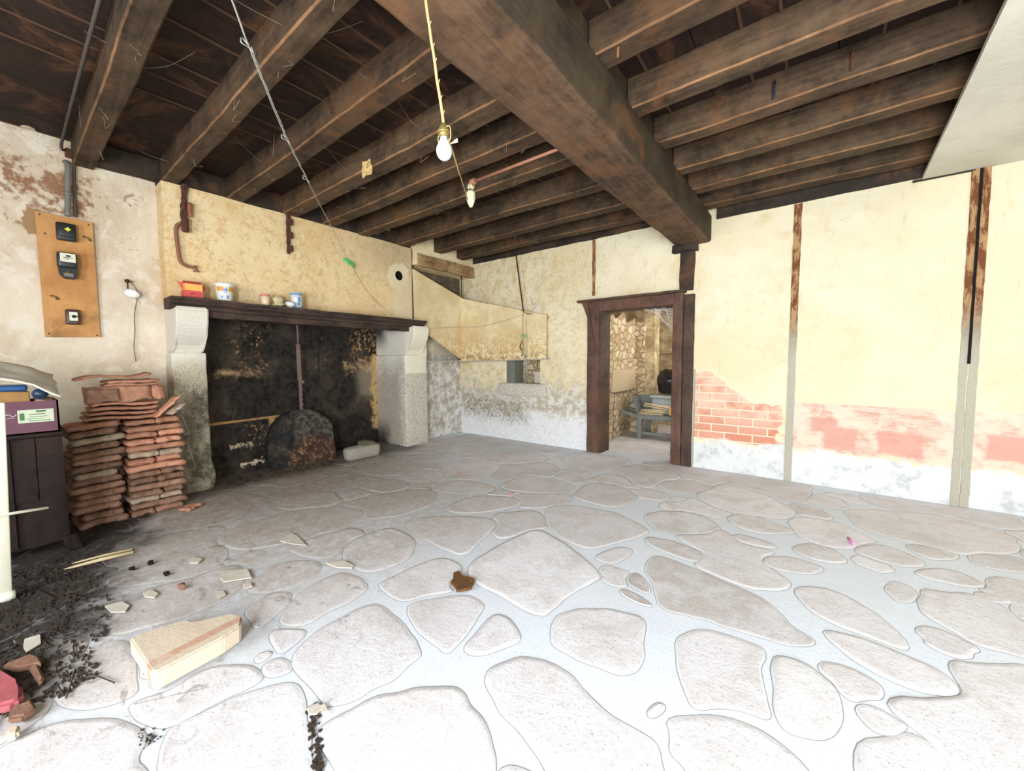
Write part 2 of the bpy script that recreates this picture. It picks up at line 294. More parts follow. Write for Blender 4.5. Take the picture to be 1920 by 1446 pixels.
def tile_mat(name, a, b, c):
    g = G(name, .88, .2); n = g.noise(7, 7, .7, .5, g.scaled(1, 2, 2)); f = g.noise(50, 4)
    col = g.mix(g.sm(n, .35, .65), a, b); col = g.mix(g.m('MULTIPLY', g.sm(g.noise(13, 6, .7), .55, .66), .6), col, c)
    oi = g.nt.nodes.new('ShaderNodeObjectInfo'); hs = g.nt.nodes.new('ShaderNodeHueSaturation'); g.put(hs.inputs['Value'], g.sm(oi.outputs['Random'], 0, 1, .72, 1.2)); g.put(hs.inputs['Color'], col)
    g.bump(g.m('ADD', n, f), .5, .006); return g.done(hs.outputs[0])
M['tile_new'] = tile_mat('clean_terracotta', srgb(178, 124, 98), srgb(204, 152, 124), srgb(146, 104, 84))
M['tile_old'] = tile_mat('weathered_terracotta', srgb(132, 98, 80), srgb(172, 134, 112), srgb(92, 76, 64))
M['tile_grey'] = tile_mat('limed_terracotta', srgb(176, 154, 132), srgb(206, 184, 160), srgb(134, 110, 90))
M['granite'] = plain('grey_granite', srgb(150, 144, 132), .9, vary=.2, scale=70, bump=.5)
M['pink_stone'] = plain('dusty_pink_plastic', srgb(168, 88, 94), .7, vary=.3, scale=12, bump=.4)
M['peeled_wood'] = plain('split_pale_wood', srgb(206, 186, 146), .8, vary=.12, scale=30)
M['chip'] = plain('white_plaster_chip', srgb(200, 192, 178), .9, vary=.14)
M['dirt'] = plain('dark_earth', srgb(58, 48, 40), .98, vary=.3, scale=30, bump=.8)
M['leaf'] = plain('rotten_brown_bark', srgb(104, 70, 36), .85, vary=.45, scale=45, bump=.9)
M['chalk'] = plain('pink_chalk', srgb(236, 140, 196), .8, vary=.03)
M['bag'] = plain('black_bin_bag', srgb(20, 20, 22), .25, spec=.6, vary=.1, bump=.5, scale=9)
M['barrow'] = plain('grey_blue_painted_wood', srgb(118, 122, 120), .7, vary=.12)
M['crate'] = plain('pale_grey_box', srgb(152, 162, 160), .5, vary=.06)
M['cobweb'] = plain('dusty_cobweb', srgb(186, 176, 150), .95)
M['web_white'] = plain('white_cobweb', srgb(226, 232, 240), .95)
M['soffit'] = None
def soffit():
    g = G('white_soffit_plaster', .92, .2); n = g.noise(1.4, 6, .6, .4); f = g.noise(24, 5, .7)
    col = g.mix(g.sm(n, .35, .65), srgb(196, 190, 176), srgb(212, 207, 194))
    col = g.mix(g.m('MULTIPLY', g.sm(g.noise(6, 8, .75, 1, g.scaled(1, .5, 1)), .62, .7), .45), col, srgb(150, 138, 120))
    g.bump(g.m('ADD', n, g.m('MULTIPLY', f, .2)), .4, .02); return g.done(col)
M['soffit'] = soffit()
def rubble():
    g = G('rubble_stone_wall', .95, .15)
    v = g.nt.nodes.new('ShaderNodeTexVoronoi'); v.inputs['Scale'].default_value = 6; w = g.scaled(1, 1, 1.3); g.put(v.inputs['Vector'], w)
    e = g.nt.nodes.new('ShaderNodeTexVoronoi'); e.feature = 'DISTANCE_TO_EDGE'; e.inputs['Scale'].default_value = 6; g.put(e.inputs['Vector'], w)
    sp = g.nt.nodes.new('ShaderNodeSeparateColor'); g.put(sp.inputs[0], v.outputs['Color'])
    col = g.mix(sp.outputs[0], srgb(176, 152, 118), srgb(208, 192, 162)); j = g.sm(e.outputs[0], .02, .09)
    col = g.mix(j, srgb(184, 162, 126), col); n = g.noise(12, 7, .7); col = g.mix(g.m('MULTIPLY', g.sm(n, .5, .62), .5), col, srgb(140, 118, 88))
    g.bump(g.m('ADD', j, g.m('MULTIPLY', n, .4)), .9, .04); return g.done(col)
M['rubble'] = rubble()
def plaster_room():
    g = G('back_room_plaster', .95, .15); n = g.noise(3, 8, .7, .5); f = g.noise(14, 8, .75)
    col = g.mix(g.sm(n, .4, .6), srgb(206, 188, 148), srgb(160, 138, 104)); col = g.mix(g.m('MULTIPLY', g.sm(f, .5, .62), .5), col, srgb(120, 98, 72))
    g.bump(f, .8, .03); return g.done(col)
M['room_plaster'] = plaster_room()
def stud_mat():
    g = G('wall_stud', .95, .1); n = g.noise(9, 7, .7, .4, g.scaled(2, 2, .6)); f = g.noise(60, 4, .7)
    brown = g.mix(g.sm(n, .45, .58), srgb(118, 74, 50), srgb(176, 142, 100)); grey = g.mix(f, srgb(158, 152, 134), srgb(196, 192, 176))
    col = g.mix(g.sm(g.m('ADD', g.z, g.m('MULTIPLY', n, .7)), 2.35, 1.7), brown, grey); g.bump(g.m('ADD', n, f), .6, .01); return g.done(col)
M['stud'] = stud_mat()
M['black'] = plain('black_void_soot', srgb(16, 14, 13), .95, vary=.1)
# --- floor
def floor_mats():
    def dirt_and_shade(g, col):
        n = g.noise(2.2, 7, .65, .5); f = g.noise(14, 7, .75)
        # brown hearth dirt and black earth with shadow painted in, near left corner
        hx = g.m('ADD', g.x, g.m('MULTIPLY', g.m('SUBTRACT', n, .5), 1.6))
        ds = g.m('SQRT', g.m('ADD', g.m('POWER', g.m('MULTIPLY', g.m('ADD', g.x, 5.4), .75), 2), g.m('POWER', g.m('MULTIPLY', g.m('SUBTRACT', g.y, 1.9), .8), 2)))
        h = g.m('MULTIPLY', g.sm(g.m('ADD', ds, g.m('MULTIPLY', g.m('SUBTRACT', n, .5), 1.0)), 2.1, .5), g.sm(f, .18, .62, .35, 1))
        col = g.mix(g.m('MULTIPLY', h, .8), col, srgb(132, 112, 92))
        hl = g.m('MULTIPLY', g.m('MULTIPLY', g.sm(g.x, -1.5, -2.9), g.sm(g.y, 4.2, 2.4)), .55)
        col = g.mix(g.m('MULTIPLY', hl, g.sm(f, .3, .6, .35, 1)), col, srgb(158, 144, 126))
        sk = g.noise(5, 7, .75, .8, g.scaled(1.2, 2.2, 1)); sm_ = g.m('MULTIPLY', g.sm(g.x, -1.3, -2.2), g.sm(g.y, 2.4, 1.2))
        col = g.mix(g.m('MULTIPLY', g.m('MULTIPLY', g.sm(sk, .55, .68), sm_), .6), col, srgb(112, 98, 84))
        col = g.mix(g.m('MULTIPLY', g.m('MULTIPLY', g.sm(sk, .44, .34), sm_), .5), col, srgb(220, 212, 202))
        c1 = g.sm(g.m('ADD', g.m('ADD', g.m('MULTIPLY', g.y, 1.15), g.m('MULTIPLY', g.m('ADD', g.x, 3.2), .36)), g.m('MULTIPLY', g.m('SUBTRACT', n, .5), 1.0)), .58, .10)
        c1 = g.m('MULTIPLY', c1, g.sm(g.x, -2.3, -2.75)); c1 = g.m('MULTIPLY', c1, g.sm(f, .2, .5, .6, 1))
        col = g.mix(g.m('MULTIPLY', c1, .96), col, g.mix(f, srgb(26, 22, 20), srgb(56, 47, 40)))
        ed = g.box(g.x, -6.2, -5.0, g.y, 1.0, 4.1, .2, .25, 3); col = g.mix(g.m('MULTIPLY', ed, .7), col, srgb(82, 64, 50))
        return col
    g = G('floor_mortar', .92, .2); n = g.noise(4, 7, .65); f = g.noise(60, 4, .7)
    col = g.mix(n, srgb(214, 220, 230), srgb(226, 231, 239)); col = g.mix(g.m('MULTIPLY', g.sm(f, .56, .68), .35), col, srgb(150, 152, 156))
    g.bump(g.m('ADD', n, g.m('MULTIPLY', f, .3)), .35, .01); mort = g.done(dirt_and_shade(g, col))
    g = G('flagstone', .85, .3); n = g.noise(3.5, 8, .7, .4); f = g.noise(70, 5, .8); p = g.noise(26, 5, .7)
    at_ = g.nt.nodes.new('ShaderNodeAttribute'); at_.attribute_name = 'tint'; sp = g.nt.nodes.new('ShaderNodeSeparateColor'); g.put(sp.inputs[0], at_.outputs['Color'])
    col = g.mix(sp.outputs[0], srgb(222, 219, 223), srgb(236, 235, 240)); col = g.mix(g.m('MULTIPLY', g.m('MULTIPLY', sp.outputs[1], 1.1), g.sm(n, .36, .6, .35, 1)), col, srgb(152, 141, 131))
    wear = g.sm(n, .46, .62); col = g.mix(g.m('MULTIPLY', wear, .4), col, srgb(198, 188, 180))
    col = g.mix(g.m('MULTIPLY', g.sm(f, .53, .66), .45), col, srgb(128, 120, 114))
    col = g.mix(g.m('MULTIPLY', g.sm(g.noise(1.3, 5, .6), .5, .7), .3), col, srgb(184, 176, 170))
    col = g.mix(g.m('MULTIPLY', g.sm(p, .56, .7), .3), col, srgb(226, 226, 228))
    g.bump(g.m('ADD', g.m('MULTIPLY', f, .35), g.m('ADD', n, g.m('MULTIPLY', p, .4))), .55, .012); st = g.done(dirt_and_shade(g, col))
    g = G('flagstone_rim', .9, .2); rim = g.done(dirt_and_shade(g, g.mix(g.noise(8, 6), srgb(212, 213, 216), srgb(228, 230, 234))))
    g = G('joint_crack', .95, .1); crk = g.done(g.mix(g.noise(7, 6), srgb(104, 99, 98), srgb(196, 196, 198)))
    return [mort, st, rim, crk]
FM = floor_mats()
# ------------------------------------------------------------------ mesh helpers
def nz(p, s, a): return Vector((noise.noise(p*s), noise.noise(p*s+Vector((31, 7, 3))), noise.noise(p*s+Vector((5, 53, 11)))))*a
def gridbox(bm, lo, hi, seg=.12, r=0.0, rough=0.0, nscale=4, mi=0, maxn=60, xf=None):
    lo, hi = Vector(lo), Vector(hi); n = [max(1, min(maxn, int(round((hi[i]-lo[i])/seg)))) for i in range(3)]
    if r: n = [max(3, k) for k in n]
    cache = {}
    def coords(i):
        if r and n[i] > 2:
            k = n[i]; L = hi[i]-lo[i]; rr = min(r, L*.45); a = [lo[i], lo[i]+rr*.3, lo[i]+rr]; inner = max(1, k-2)
            a += [lo[i]+rr+(L-2*rr)*j/inner for j in range(1, inner)]; a += [hi[i]-rr, hi[i]-rr*.3, hi[i]]; return a
        return [lo[i]+(hi[i]-lo[i])*j/n[i] for j in range(n[i]+1)]
    cs = [coords(i) for i in range(3)]
    def v(i, j, k):
        key = (i, j, k)
        if key not in cache:
            p = Vector((cs[0][i], cs[1][j], cs[2][k]))
            if r:
                q = Vector([min(max(p[a], lo[a]+min(r, (hi[a]-lo[a])*.45)), hi[a]-min(r, (hi[a]-lo[a])*.45)) for a in range(3)]); dd = p-q
                if dd.length > 1e-9: p = q+dd.normalized()*min(r, min(hi-lo)*.45)
            if rough: p = p+nz(p, nscale, rough)
            if xf: p = xf(p)
            cache[key] = bm.verts.new(p)
        return cache[key]
    N = [len(c)-1 for c in cs]; fs = []
    for a in range(3):
        b, c = (a+1) % 3, (a+2) % 3
        for side in (0, N[a]):
            for j in range(N[b]):
                for k in range(N[c]):
                    q = []
                    for dj, dk in ((0, 0), (1, 0), (1, 1), (0, 1)):
                        idx = [0, 0, 0]; idx[a] = side; idx[b] = j+dj; idx[c] = k+dk; q.append(v(*idx))
                    if side == 0: q.reverse()
                    try: f = bm.faces.new(q); f.material_index = mi; f.smooth = bool(r); fs.append(f)
                    except ValueError: pass
    return fs
def tube(bm, pts, r, n=8, mi=0, caps=True):
    pts = [Vector(p) for p in pts]; rings = []; up = None
    rs = r if isinstance(r, (list, tuple)) else [r]*len(pts)
    for i, p in enumerate(pts):
        t = (pts[min(i+1, len(pts)-1)]-pts[max(i-1, 0)]).normalized()
        if up is None: up = Vector((0, 0, 1)) if abs(t.z) < .9 else Vector((1, 0, 0))
        a = t.cross(up).normalized(); b = a.cross(t).normalized(); up = b
        rings.append([bm.verts.new(p+(a*math.cos(2*PI*k/n)+b*math.sin(2*PI*k/n))*rs[i]) for k in range(n)])
    for i in range(len(rings)-1):
        for k in range(n):
            f = bm.faces.new((rings[i][k], rings[i][(k+1) % n], rings[i+1][(k+1) % n], rings[i+1][k])); f.smooth = True; f.material_index = mi
    if caps:
        f = bm.faces.new(rings[0][::-1]); f.material_index = mi; f = bm.faces.new(rings[-1]); f.material_index = mi
def lathe(bm, prof, c=(0, 0, 0), n=20, mi=0, axis='z', sq=1):
    c = Vector(c); rings = []
    for r, h in prof:
        ring = []
        for k in range(n):
            a = 2*PI*k/n; p = Vector((r*math.cos(a), r*math.sin(a)*sq, h))
            if axis == 'x': p = Vector((h, r*math.cos(a), r*math.sin(a)))
            if axis == 'y': p = Vector((r*math.cos(a), h, r*math.sin(a)))
            ring.append(bm.verts.new(c+p))
        rings.append(ring)
    for i in range(len(rings)-1):
        for k in range(n):
            f = bm.faces.new((rings[i][k], rings[i][(k+1) % n], rings[i+1][(k+1) % n], rings[i+1][k])); f.smooth = True; f.material_index = mi
    for ring, rev in ((rings[0], True), (rings[-1], False)):
        if (ring[0].co-ring[n//2].co).length > 1e-5: f = bm.faces.new(ring[::-1] if rev else ring); f.material_index = mi
def prism(bm, poly, axis, a, b, mi=0):
    """poly: 2-D outline in the plane of the other two axes (cyclic order), extruded from a to b along axis"""
    o = [(1, 2), (2, 0), (0, 1)][axis]
    def mk(p, t):
        v = [0, 0, 0]; v[axis] = t; v[o[0]] = p[0]; v[o[1]] = p[1]; return bm.verts.new(v)
    A = [mk(p, a) for p in poly]; B = [mk(p, b) for p in poly]; n = len(poly)
    fs = [bm.faces.new(A[::-1]), bm.faces.new(B)]+[bm.faces.new((A[i], A[(i+1) % n], B[(i+1) % n], B[i])) for i in range(n)]
    for f in fs: f.material_index = mi
    return fs
def obj(name, bm, mats, parent=None, recalc=True):
    if recalc: bmesh.ops.recalc_face_normals(bm, faces=bm.faces)
    me = bpy.data.meshes.new(name); bm.to_mesh(me); bm.free()
    for m_ in (mats if isinstance(mats, (list, tuple)) else [mats]): me.materials.append(M[m_] if isinstance(m_, str) else m_)
    o = bpy.data.objects.new(name, me); C.objects.link(o)
    if parent:
        o.parent = parent; o.matrix_parent_inverse = Matrix.Translation(-parent.location) if parent.rotation_euler[2] == 0 and not parent.get('local') else Matrix()
    return o
def B(): return bmesh.new()
def tag(o, label, cat, group=None, kind=None):
    o['label'] = label; o['category'] = cat
    if group: o['group'] = group
    if kind: o['kind'] = kind
    return o
def thing(name, label, cat, loc, group=None, local=False):
    o = bpy.data.objects.new(name, None); C.objects.link(o); o.location = loc; o.empty_display_size = .1
    if local: o['local'] = 1
    return tag(o, label, cat, group)
def struct(name, bm, m): o = obj(name, bm, m); o['kind'] = 'structure'; return o
def cut(o, cutter_bm):
    me = bpy.data.meshes.new('c'); bmesh.ops.recalc_face_normals(cutter_bm, faces=cutter_bm.faces); cutter_bm.to_mesh(me); cutter_bm.free(); c = bpy.data.objects.new('c', me); C.objects.link(c)
    md = o.modifiers.new('b', 'BOOLEAN'); md.object = c; md.operation = 'DIFFERENCE'; md.solver = 'EXACT'
    bpy.context.view_layer.update(); dg = bpy.context.evaluated_depsgraph_get(); new = bpy.data.meshes.new_from_object(o.evaluated_get(dg))
    o.modifiers.clear(); o.data = new; bpy.data.objects.remove(c)
def cable(bm, pts, r, sub=6, wob=0, n=6, mi=0):
    P = [Vector(p) for p in pts]; out = []
    for i in range(len(P)-1):
        p0 = P[max(i-1, 0)]; p1 = P[i]; p2 = P[i+1]; p3 = P[min(i+2, len(P)-1)]
        for k in range(sub):
            t = k/sub; q = .5*((2*p1)+(p2-p0)*t+(2*p0-5*p1+4*p2-p3)*t*t+(3*p1-p0-3*p2+p3)*t**3)
            out.append(q+(nz(q, 14, wob) if wob else Vector()))
    out.append(P[-1]); tube(bm, out, r, n, mi)
# ------------------------------------------------------------------ ROOM SHELL
XL, XB, YB, ZC = -5.45, -5.2, 5.45, 3.42
# floor: mortar bed and worn flagstones
def in_poly(p, poly):
    c = False; j = len(poly)-1
    for i in range(len(poly)):
        a, b = poly[i], poly[j]
        if (a[1] > p[1]) != (b[1] > p[1]) and p[0] < (b[0]-a[0])*(p[1]-a[1])/(b[1]-a[1])+a[0]: c = not c
        j = i
    return c
TR = [  # outlines of the flagstones that can be told apart, second value: tint darkness
 ([(547,1234),(559,1215),(591,1186),(632,1162),(672,1141),(702,1132),(718,1136),(744,1157),(773,1189),(790,1221),(788,1232),(758,1259),(741,1273),(700,1291),(678,1310),(608,1329),(605,1320),(579,1294),(556,1262)],.1),
 ([(592,1370),(617,1355),(655,1335),(700,1308),(752,1297),(796,1286),(840,1286),(872,1300),(881,1320),(910,1354),(922,1390),(930,1446),(930,1520),(700,1560),(629,1446),(608,1416)],0),
 ([(299,1422),(305,1384),(331,1355),(404,1326),(457,1302),(547,1276),(565,1297),(576,1346),(582,1405),(591,1446),(600,1530),(320,1560),(288,1450)],0),
 ([(235,1326),(273,1311),(328,1291),(381,1253),(462,1244),(486,1256),(492,1279),(433,1308),(360,1340),(314,1367),(285,1367),(250,1343)],.1),
 ([(521,1165),(538,1142),(565,1110),(608,1084),(646,1072),(673,1084),(696,1101),(661,1128),(608,1151),(573,1174),(535,1176)],.1),
 ([(457,1148),(480,1128),(506,1113),(550,1110),(541,1133),(513,1160),(480,1183),(468,1168)],.15),
 ([(487,1251),(521,1231),(547,1240),(553,1259),(521,1273),(492,1272)],.15),
 ([(474,1238),(493,1220),(516,1224),(486,1247)],.2),
 ([(506,1184),(544,1179),(582,1183),(550,1213),(521,1230),(509,1209)],.2),
 ([(0,1405),(60,1372),(120,1350),(238,1348),(266,1370),(273,1393),(258,1419),(276,1446),(276,1540),(-60,1540),(-60,1460)],.2),
 ([(90,1330),(130,1250),(200,1200),(246,1205),(262,1290),(235,1315),(180,1330)],.3),
 ([(709,1095),(758,1072),(799,1052),(840,1046),(869,1060),(860,1081),(840,1098),(857,1110),(805,1116),(750,1133),(711,1103)],.25),
 ([(755,1139),(799,1123),(881,1114),(914,1135),(887,1171),(852,1221),(834,1228),(817,1212),(785,1189)],.1),
 ([(869,1215),(901,1177),(927,1150),(954,1157),(971,1180),(980,1203),(948,1215),(904,1230),(878,1230)],.3),
 ([(890,1050),(917,1033),(960,1010),(1007,990),(1057,1017),(1100,1050),(1130,1080),(1120,1090),(1073,1113),(1033,1147),(1020,1157),(990,1150),(947,1123),(890,1095),(872,1073)],.25),
 ([(1038,1162),(1065,1145),(1117,1139),(1172,1148),(1213,1160),(1207,1215),(1205,1253),(1181,1269),(1143,1265),(1079,1235),(1035,1212),(1031,1197)],.35),
 ([(907,1267),(942,1241),(997,1230),(1065,1256),(1091,1291),(1132,1332),(1193,1367),(1235,1396),(1243,1446),(1250,1540),(1060,1520),(1021,1446),(992,1396),(968,1367),(936,1337),(916,1297)],0),
 ([(1206,1067),(1222,1041),(1249,1045),(1301,1066),(1357,1090),(1410,1112),(1440,1128),(1462,1150),(1485,1176),(1520,1195),(1528,1212),(1485,1214),(1444,1203),(1369,1180),(1305,1158),(1236,1144),(1228,1112),(1222,1090)],.75),
 ([(1170,1088),(1187,1073),(1204,1080),(1218,1100),(1223,1118),(1190,1103)],.9),
 ([(1158,1108),(1173,1104),(1207,1121),(1228,1140),(1190,1133)],.9),
 ([(1264,1199),(1286,1184),(1327,1180),(1395,1199),(1440,1221),(1421,1262),(1440,1311),(1447,1354),(1399,1335),(1350,1328),(1301,1335),(1286,1300),(1271,1270)],.35),
 ([(1250,1345),(1350,1341),(1410,1360),(1470,1397),(1519,1446),(1560,1530),(1290,1540),(1290,1446),(1254,1412),(1255,1386)],.15),
 ([(1213,1334),(1234,1315),(1249,1326),(1245,1340),(1222,1349)],.2),
 ([(1445,1230),(1485,1232),(1530,1255),(1575,1300),(1580,1375),(1522,1394),(1458,1367),(1449,1300)],.3),
 ([(1597,1326),(1635,1322),(1680,1345),(1708,1367),(1657,1380),(1624,1364)],.5),
 ([(1597,1397),(1680,1373),(1717,1377),(1762,1412),(1800,1446),(1830,1520),(1620,1520)],.2),
 ([(1537,1180),(1600,1190),(1700,1230),(1785,1270),(1800,1311),(1720,1300),(1640,1262),(1575,1225)],.2),
 ([(750,983),(790,967),(923,970),(933,987),(893,1023),(873,1045),(827,1031),(791,1010)],.15),
 ([(640,1045),(650,1022),(670,1010),(693,1000),(737,987),(783,1013),(777,1027),(770,1048),(727,1068),(683,1076),(656,1062)],.35),
 ([(1023,952),(1060,945),(1153,960),(1187,977),(1223,997),(1200,1007),(1120,1030),(1083,1028),(1027,993),(1023,967)],.2),
 ([(1107,1043),(1163,1023),(1193,1033),(1167,1053),(1137,1060)],.2),
 ([(1207,1007),(1240,1010),(1275,1018),(1330,1042),(1310,1058),(1270,1045),(1210,1022)],.7),
 ([(1205,965),(1240,957),(1311,963),(1346,984),(1355,996),(1311,1002),(1240,1001),(1215,985)],.7),
 ([(1364,966),(1399,963),(1452,980),(1502,1000),(1452,1004),(1399,997),(1366,980)],.3),
 ([(1368,1002),(1399,1003),(1466,1026),(1438,1030),(1382,1016)],.4),
 ([(1587,1030),(1647,1019),(1700,1037),(1746,1062),(1697,1065),(1640,1051)],.4),
 ([(1682,1016),(1792,1033),(1800,1051),(1735,1051)],.5),
 ([(1808,1037),(1920,1044),(1990,1080),(1877,1072),(1822,1058)],.6),
 ([(1431,1044),(1488,1044),(1552,1067),(1523,1079),(1459,1072),(1431,1058)],.3),
 ([(1476,1023),(1541,1018),(1600,1055),(1559,1058),(1500,1043)],.3),
 ([(1482,1100),(1560,1101),(1660,1160),(1720,1228),(1640,1200),(1560,1170),(1510,1140)],.25),
 ([(1821,1108),(1870,1115),(1906,1136),(1842,1129)],.4),
 ([(1672,1087),(1712,1101),(1723,1129),(1682,1133),(1655,1104)],.5),
 ([(1706,1071),(1753,1064),(1806,1074),(1856,1101),(1820,1104),(1740,1087)],.45),
 ([(1067,930),(1107,903),(1160,910),(1203,933),(1160,955),(1107,945)],.3),
 ([(927,912),(973,895),(1013,893),(1083,908),(1067,925),(973,925)],.35),
 ([(793,917),(853,899),(923,910),(933,921),(873,930)],.3),
 ([(733,892),(800,879),(847,890),(790,910)],.35),
 ([(660,913),(730,895),(781,912),(723,928)],.4),
 ([(827,953),(887,929),(960,932),(993,943),(923,961),(857,965)],.25),
 ([(1228,903),(1300,900),(1345,915),(1300,925),(1240,920)],.3),
 ([(1253,934),(1275,929),(1290,936),(1270,942)],.3),
]
def chaikin(P, it=2):
    for _ in range(it):
        Q = []
        for i in range(len(P)):
            a, b = P[i], P[(i+1) % len(P)]; Q += [(a[0]*.75+b[0]*.25, a[1]*.75+b[1]*.25), (a[0]*.25+b[0]*.75, a[1]*.25+b[1]*.75)]
        P = Q
    return P
stones = []
for P, t in TR:
    W2 = [tuple(on_floor(*p)[:2]) for p in P]; stones.append((chaikin(W2, 2), t))
def segs(poly): return [(poly[i], poly[(i+1) % len(poly)]) for i in range(len(poly))]
SEG = []
def addseg(poly):
    cx = sum(p[0] for p in poly)/len(poly); cy = sum(p[1] for p in poly)/len(poly); rr = max(math.hypot(p[0]-cx, p[1]-cy) for p in poly); SEG.append((cx, cy, rr, poly))
for P, t in stones: addseg(P)
def raycast(c, d, rmax, near):
    best = rmax
    for (cx, cy, rr, poly) in near:
        for a, b in segs(poly):
            ex, ey = b[0]-a[0], b[1]-a[1]; den = d[0]*ey-d[1]*ex
            if abs(den) < 1e-9: continue
            t = ((a[0]-c[0])*ey-(a[1]-c[1])*ex)/den; u = ((a[0]-c[0])*d[1]-(a[1]-c[1])*d[0])/den
            if 0 < t < best and 0 <= u <= 1: best = t
    return best
FX0, FX1, FY0, FY1 = -5.2, 3.2, -1.2, 5.43
rg = random.Random(11)
for rmax, tries in ((.55, 500), (.36, 900), (.22, 1300), (.13, 1500)):
    for _ in range(tries):
        y = rg.uniform(FY0, 9.0); x = rg.uniform(-5.15, 3.1)
        if y > FY1 and not (-2.7 < x < -.95): continue
        if FY1-.1 < y < FY1+.4: continue
        near = [s for s in SEG if math.hypot(s[0]-x, s[1]-y) < s[2]+rmax+.1]
        if any(in_poly((x, y), s[3]) for s in near): continue
        k = 16; ph = rg.random(); rad = []; asp = rg.uniform(.65, 1); an = rg.uniform(0, PI)
        for i in range(k):
            th = 2*PI*(i+ph)/k; R_ = rmax*rg.uniform(.8, 1.1)*math.sqrt((math.cos(th-an))**2+(asp*math.sin(th-an))**2)
            d = raycast((x, y), (math.cos(th), math.sin(th)), R_+.06, near); rad.append(min(R_, d-rg.uniform(.014, .026)))
        if min(rad) < max(.05, rmax*.3): continue
        if max(rad) > 3.2*min(rad): continue
        P = [(x+rad[i]*math.cos(2*PI*(i+ph)/k), y+rad[i]*math.sin(2*PI*(i+ph)/k)) for i in range(k)]
        yl = (FY0, 5.41) if y < 5.5 else (5.75, 8.9)
        P = [(min(max(p[0], FX0), FX1-.03), min(max(p[1], yl[0]), yl[1])) for p in P]
        P = chaikin(P, 2); stones.append((P, rg.choice([0, .05, .1, .2, .3, .5]))); addseg(P)
bm = B()
gridbox(bm, (-6.3, -2.4, -.12), (3.4, 9.2, 0), seg=10)
tint = []
def ring_of(P, ins, z, cx, cy, tl):
    out = []; n = len(P)
    for i in range(n):
        a, b, c_ = P[i-1], P[i], P[(i+1) % n]; tx, ty = c_[0]-a[0], c_[1]-a[1]; L = math.hypot(tx, ty) or 1
        nx, ny = -ty/L, tx/L; x_, y_ = b[0]+nx*ins, b[1]+ny*ins
        out.append(bm.verts.new((x_, y_, z+tl[0]*(x_-cx)+tl[1]*(y_-cy) if z > .003 else z)))
    return out
lay = bm.loops.layers.color.new('tint') if hasattr(bm.loops.layers, 'color') else None
for P, dk in stones:
    A = sum(a[0]*b[1]-b[0]*a[1] for a, b in segs(P))
    if A < 0: P = P[::-1]
    # jitter outline
    P = [(p[0]+noise.noise(Vector((p[0]*9, p[1]*9, 1)))*.012, p[1]+noise.noise(Vector((p[0]*9, p[1]*9, 8)))*.012) for p in P]
    cx = sum(p[0] for p in P)/len(P); cy = sum(p[1] for p in P)/len(P); tl = (rg.uniform(-.006, .006), rg.uniform(-.006, .006)); h = rg.uniform(.0035, .007); inr = min(abs((b_[0]-a_[0])*(a_[1]-cy)-(a_[0]-cx)*(b_[1]-a_[1]))/max(1e-6, math.hypot(b_[0]-a_[0], b_[1]-a_[1])) for a_, b_ in segs(P)); in2 = min(.026, max(.008, inr*.3))
    R = [ring_of(P, -.005, .0008, cx, cy, tl), ring_of(P, -.001, .0012, cx, cy, tl), ring_of(P, .007, h*.75, cx, cy, tl), ring_of(P, in2, h, cx, cy, tl)]
    tr = (rg.random(), dk*rg.uniform(.8, 1), rg.random(), 1); n = len(P)
    for q, (r0, r1) in enumerate(zip(R, R[1:])):
        for i in range(n):
            f = bm.faces.new((r0[i], r0[(i+1) % n], r1[(i+1) % n], r1[i])); f.material_index = (3, 2, 1)[q]; f.smooth = q > 0
            for l in f.loops: l[lay] = tr
    f = bm.faces.new(R[-1]); f.material_index = 1
    for l in f.loops: l[lay] = tr
o = obj('floor', bm, FM, recalc=False); o['kind'] = 'structure'
# ceiling boards running away from the camera, wide and uneven, in one ceiling
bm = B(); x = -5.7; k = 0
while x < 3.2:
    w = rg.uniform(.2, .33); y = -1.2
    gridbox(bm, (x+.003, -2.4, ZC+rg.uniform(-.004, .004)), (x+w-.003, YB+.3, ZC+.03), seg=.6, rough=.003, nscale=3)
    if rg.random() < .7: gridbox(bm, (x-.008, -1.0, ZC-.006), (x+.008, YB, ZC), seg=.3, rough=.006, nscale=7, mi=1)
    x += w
gridbox(bm, (-5.8, -2.4, ZC+.032), (3.4, YB+.3, ZC+.1), seg=3)  # unseen cover added above the boards, keeps light out of the seams
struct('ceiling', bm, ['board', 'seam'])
# left wall (meter wall) and the recessed corner wall beyond the chimney
bm = B(); gridbox(bm, (-5.75, -2.4, 0), (XL, 1.2, ZC), seg=.12, rough=.012, nscale=2.2, maxn=40)
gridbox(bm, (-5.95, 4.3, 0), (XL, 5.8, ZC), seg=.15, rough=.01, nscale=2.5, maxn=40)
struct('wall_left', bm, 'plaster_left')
# door wall with the doorway and the small niche
bm = B(); gridbox(bm, (-5.6, YB, 0), (3.2, YB+.28, ZC), seg=.25, rough=0)
for v in bm.verts:
    if v.co.y < YB+.01: v.co.y += noise.noise(v.co*1.3)*.012
wb = struct('wall_back', bm, 'plaster_back')
c_ = B(); gridbox(c_, (-2.53, YB-.2, -.05), (-1.44, YB+.5, 2.16), seg=9); cut(wb, c_)
c_ = B(); gridbox(c_, (-4.29, YB-.2, 1.01), (-3.6, YB+.5, 1.42), seg=9); cut(wb, c_)
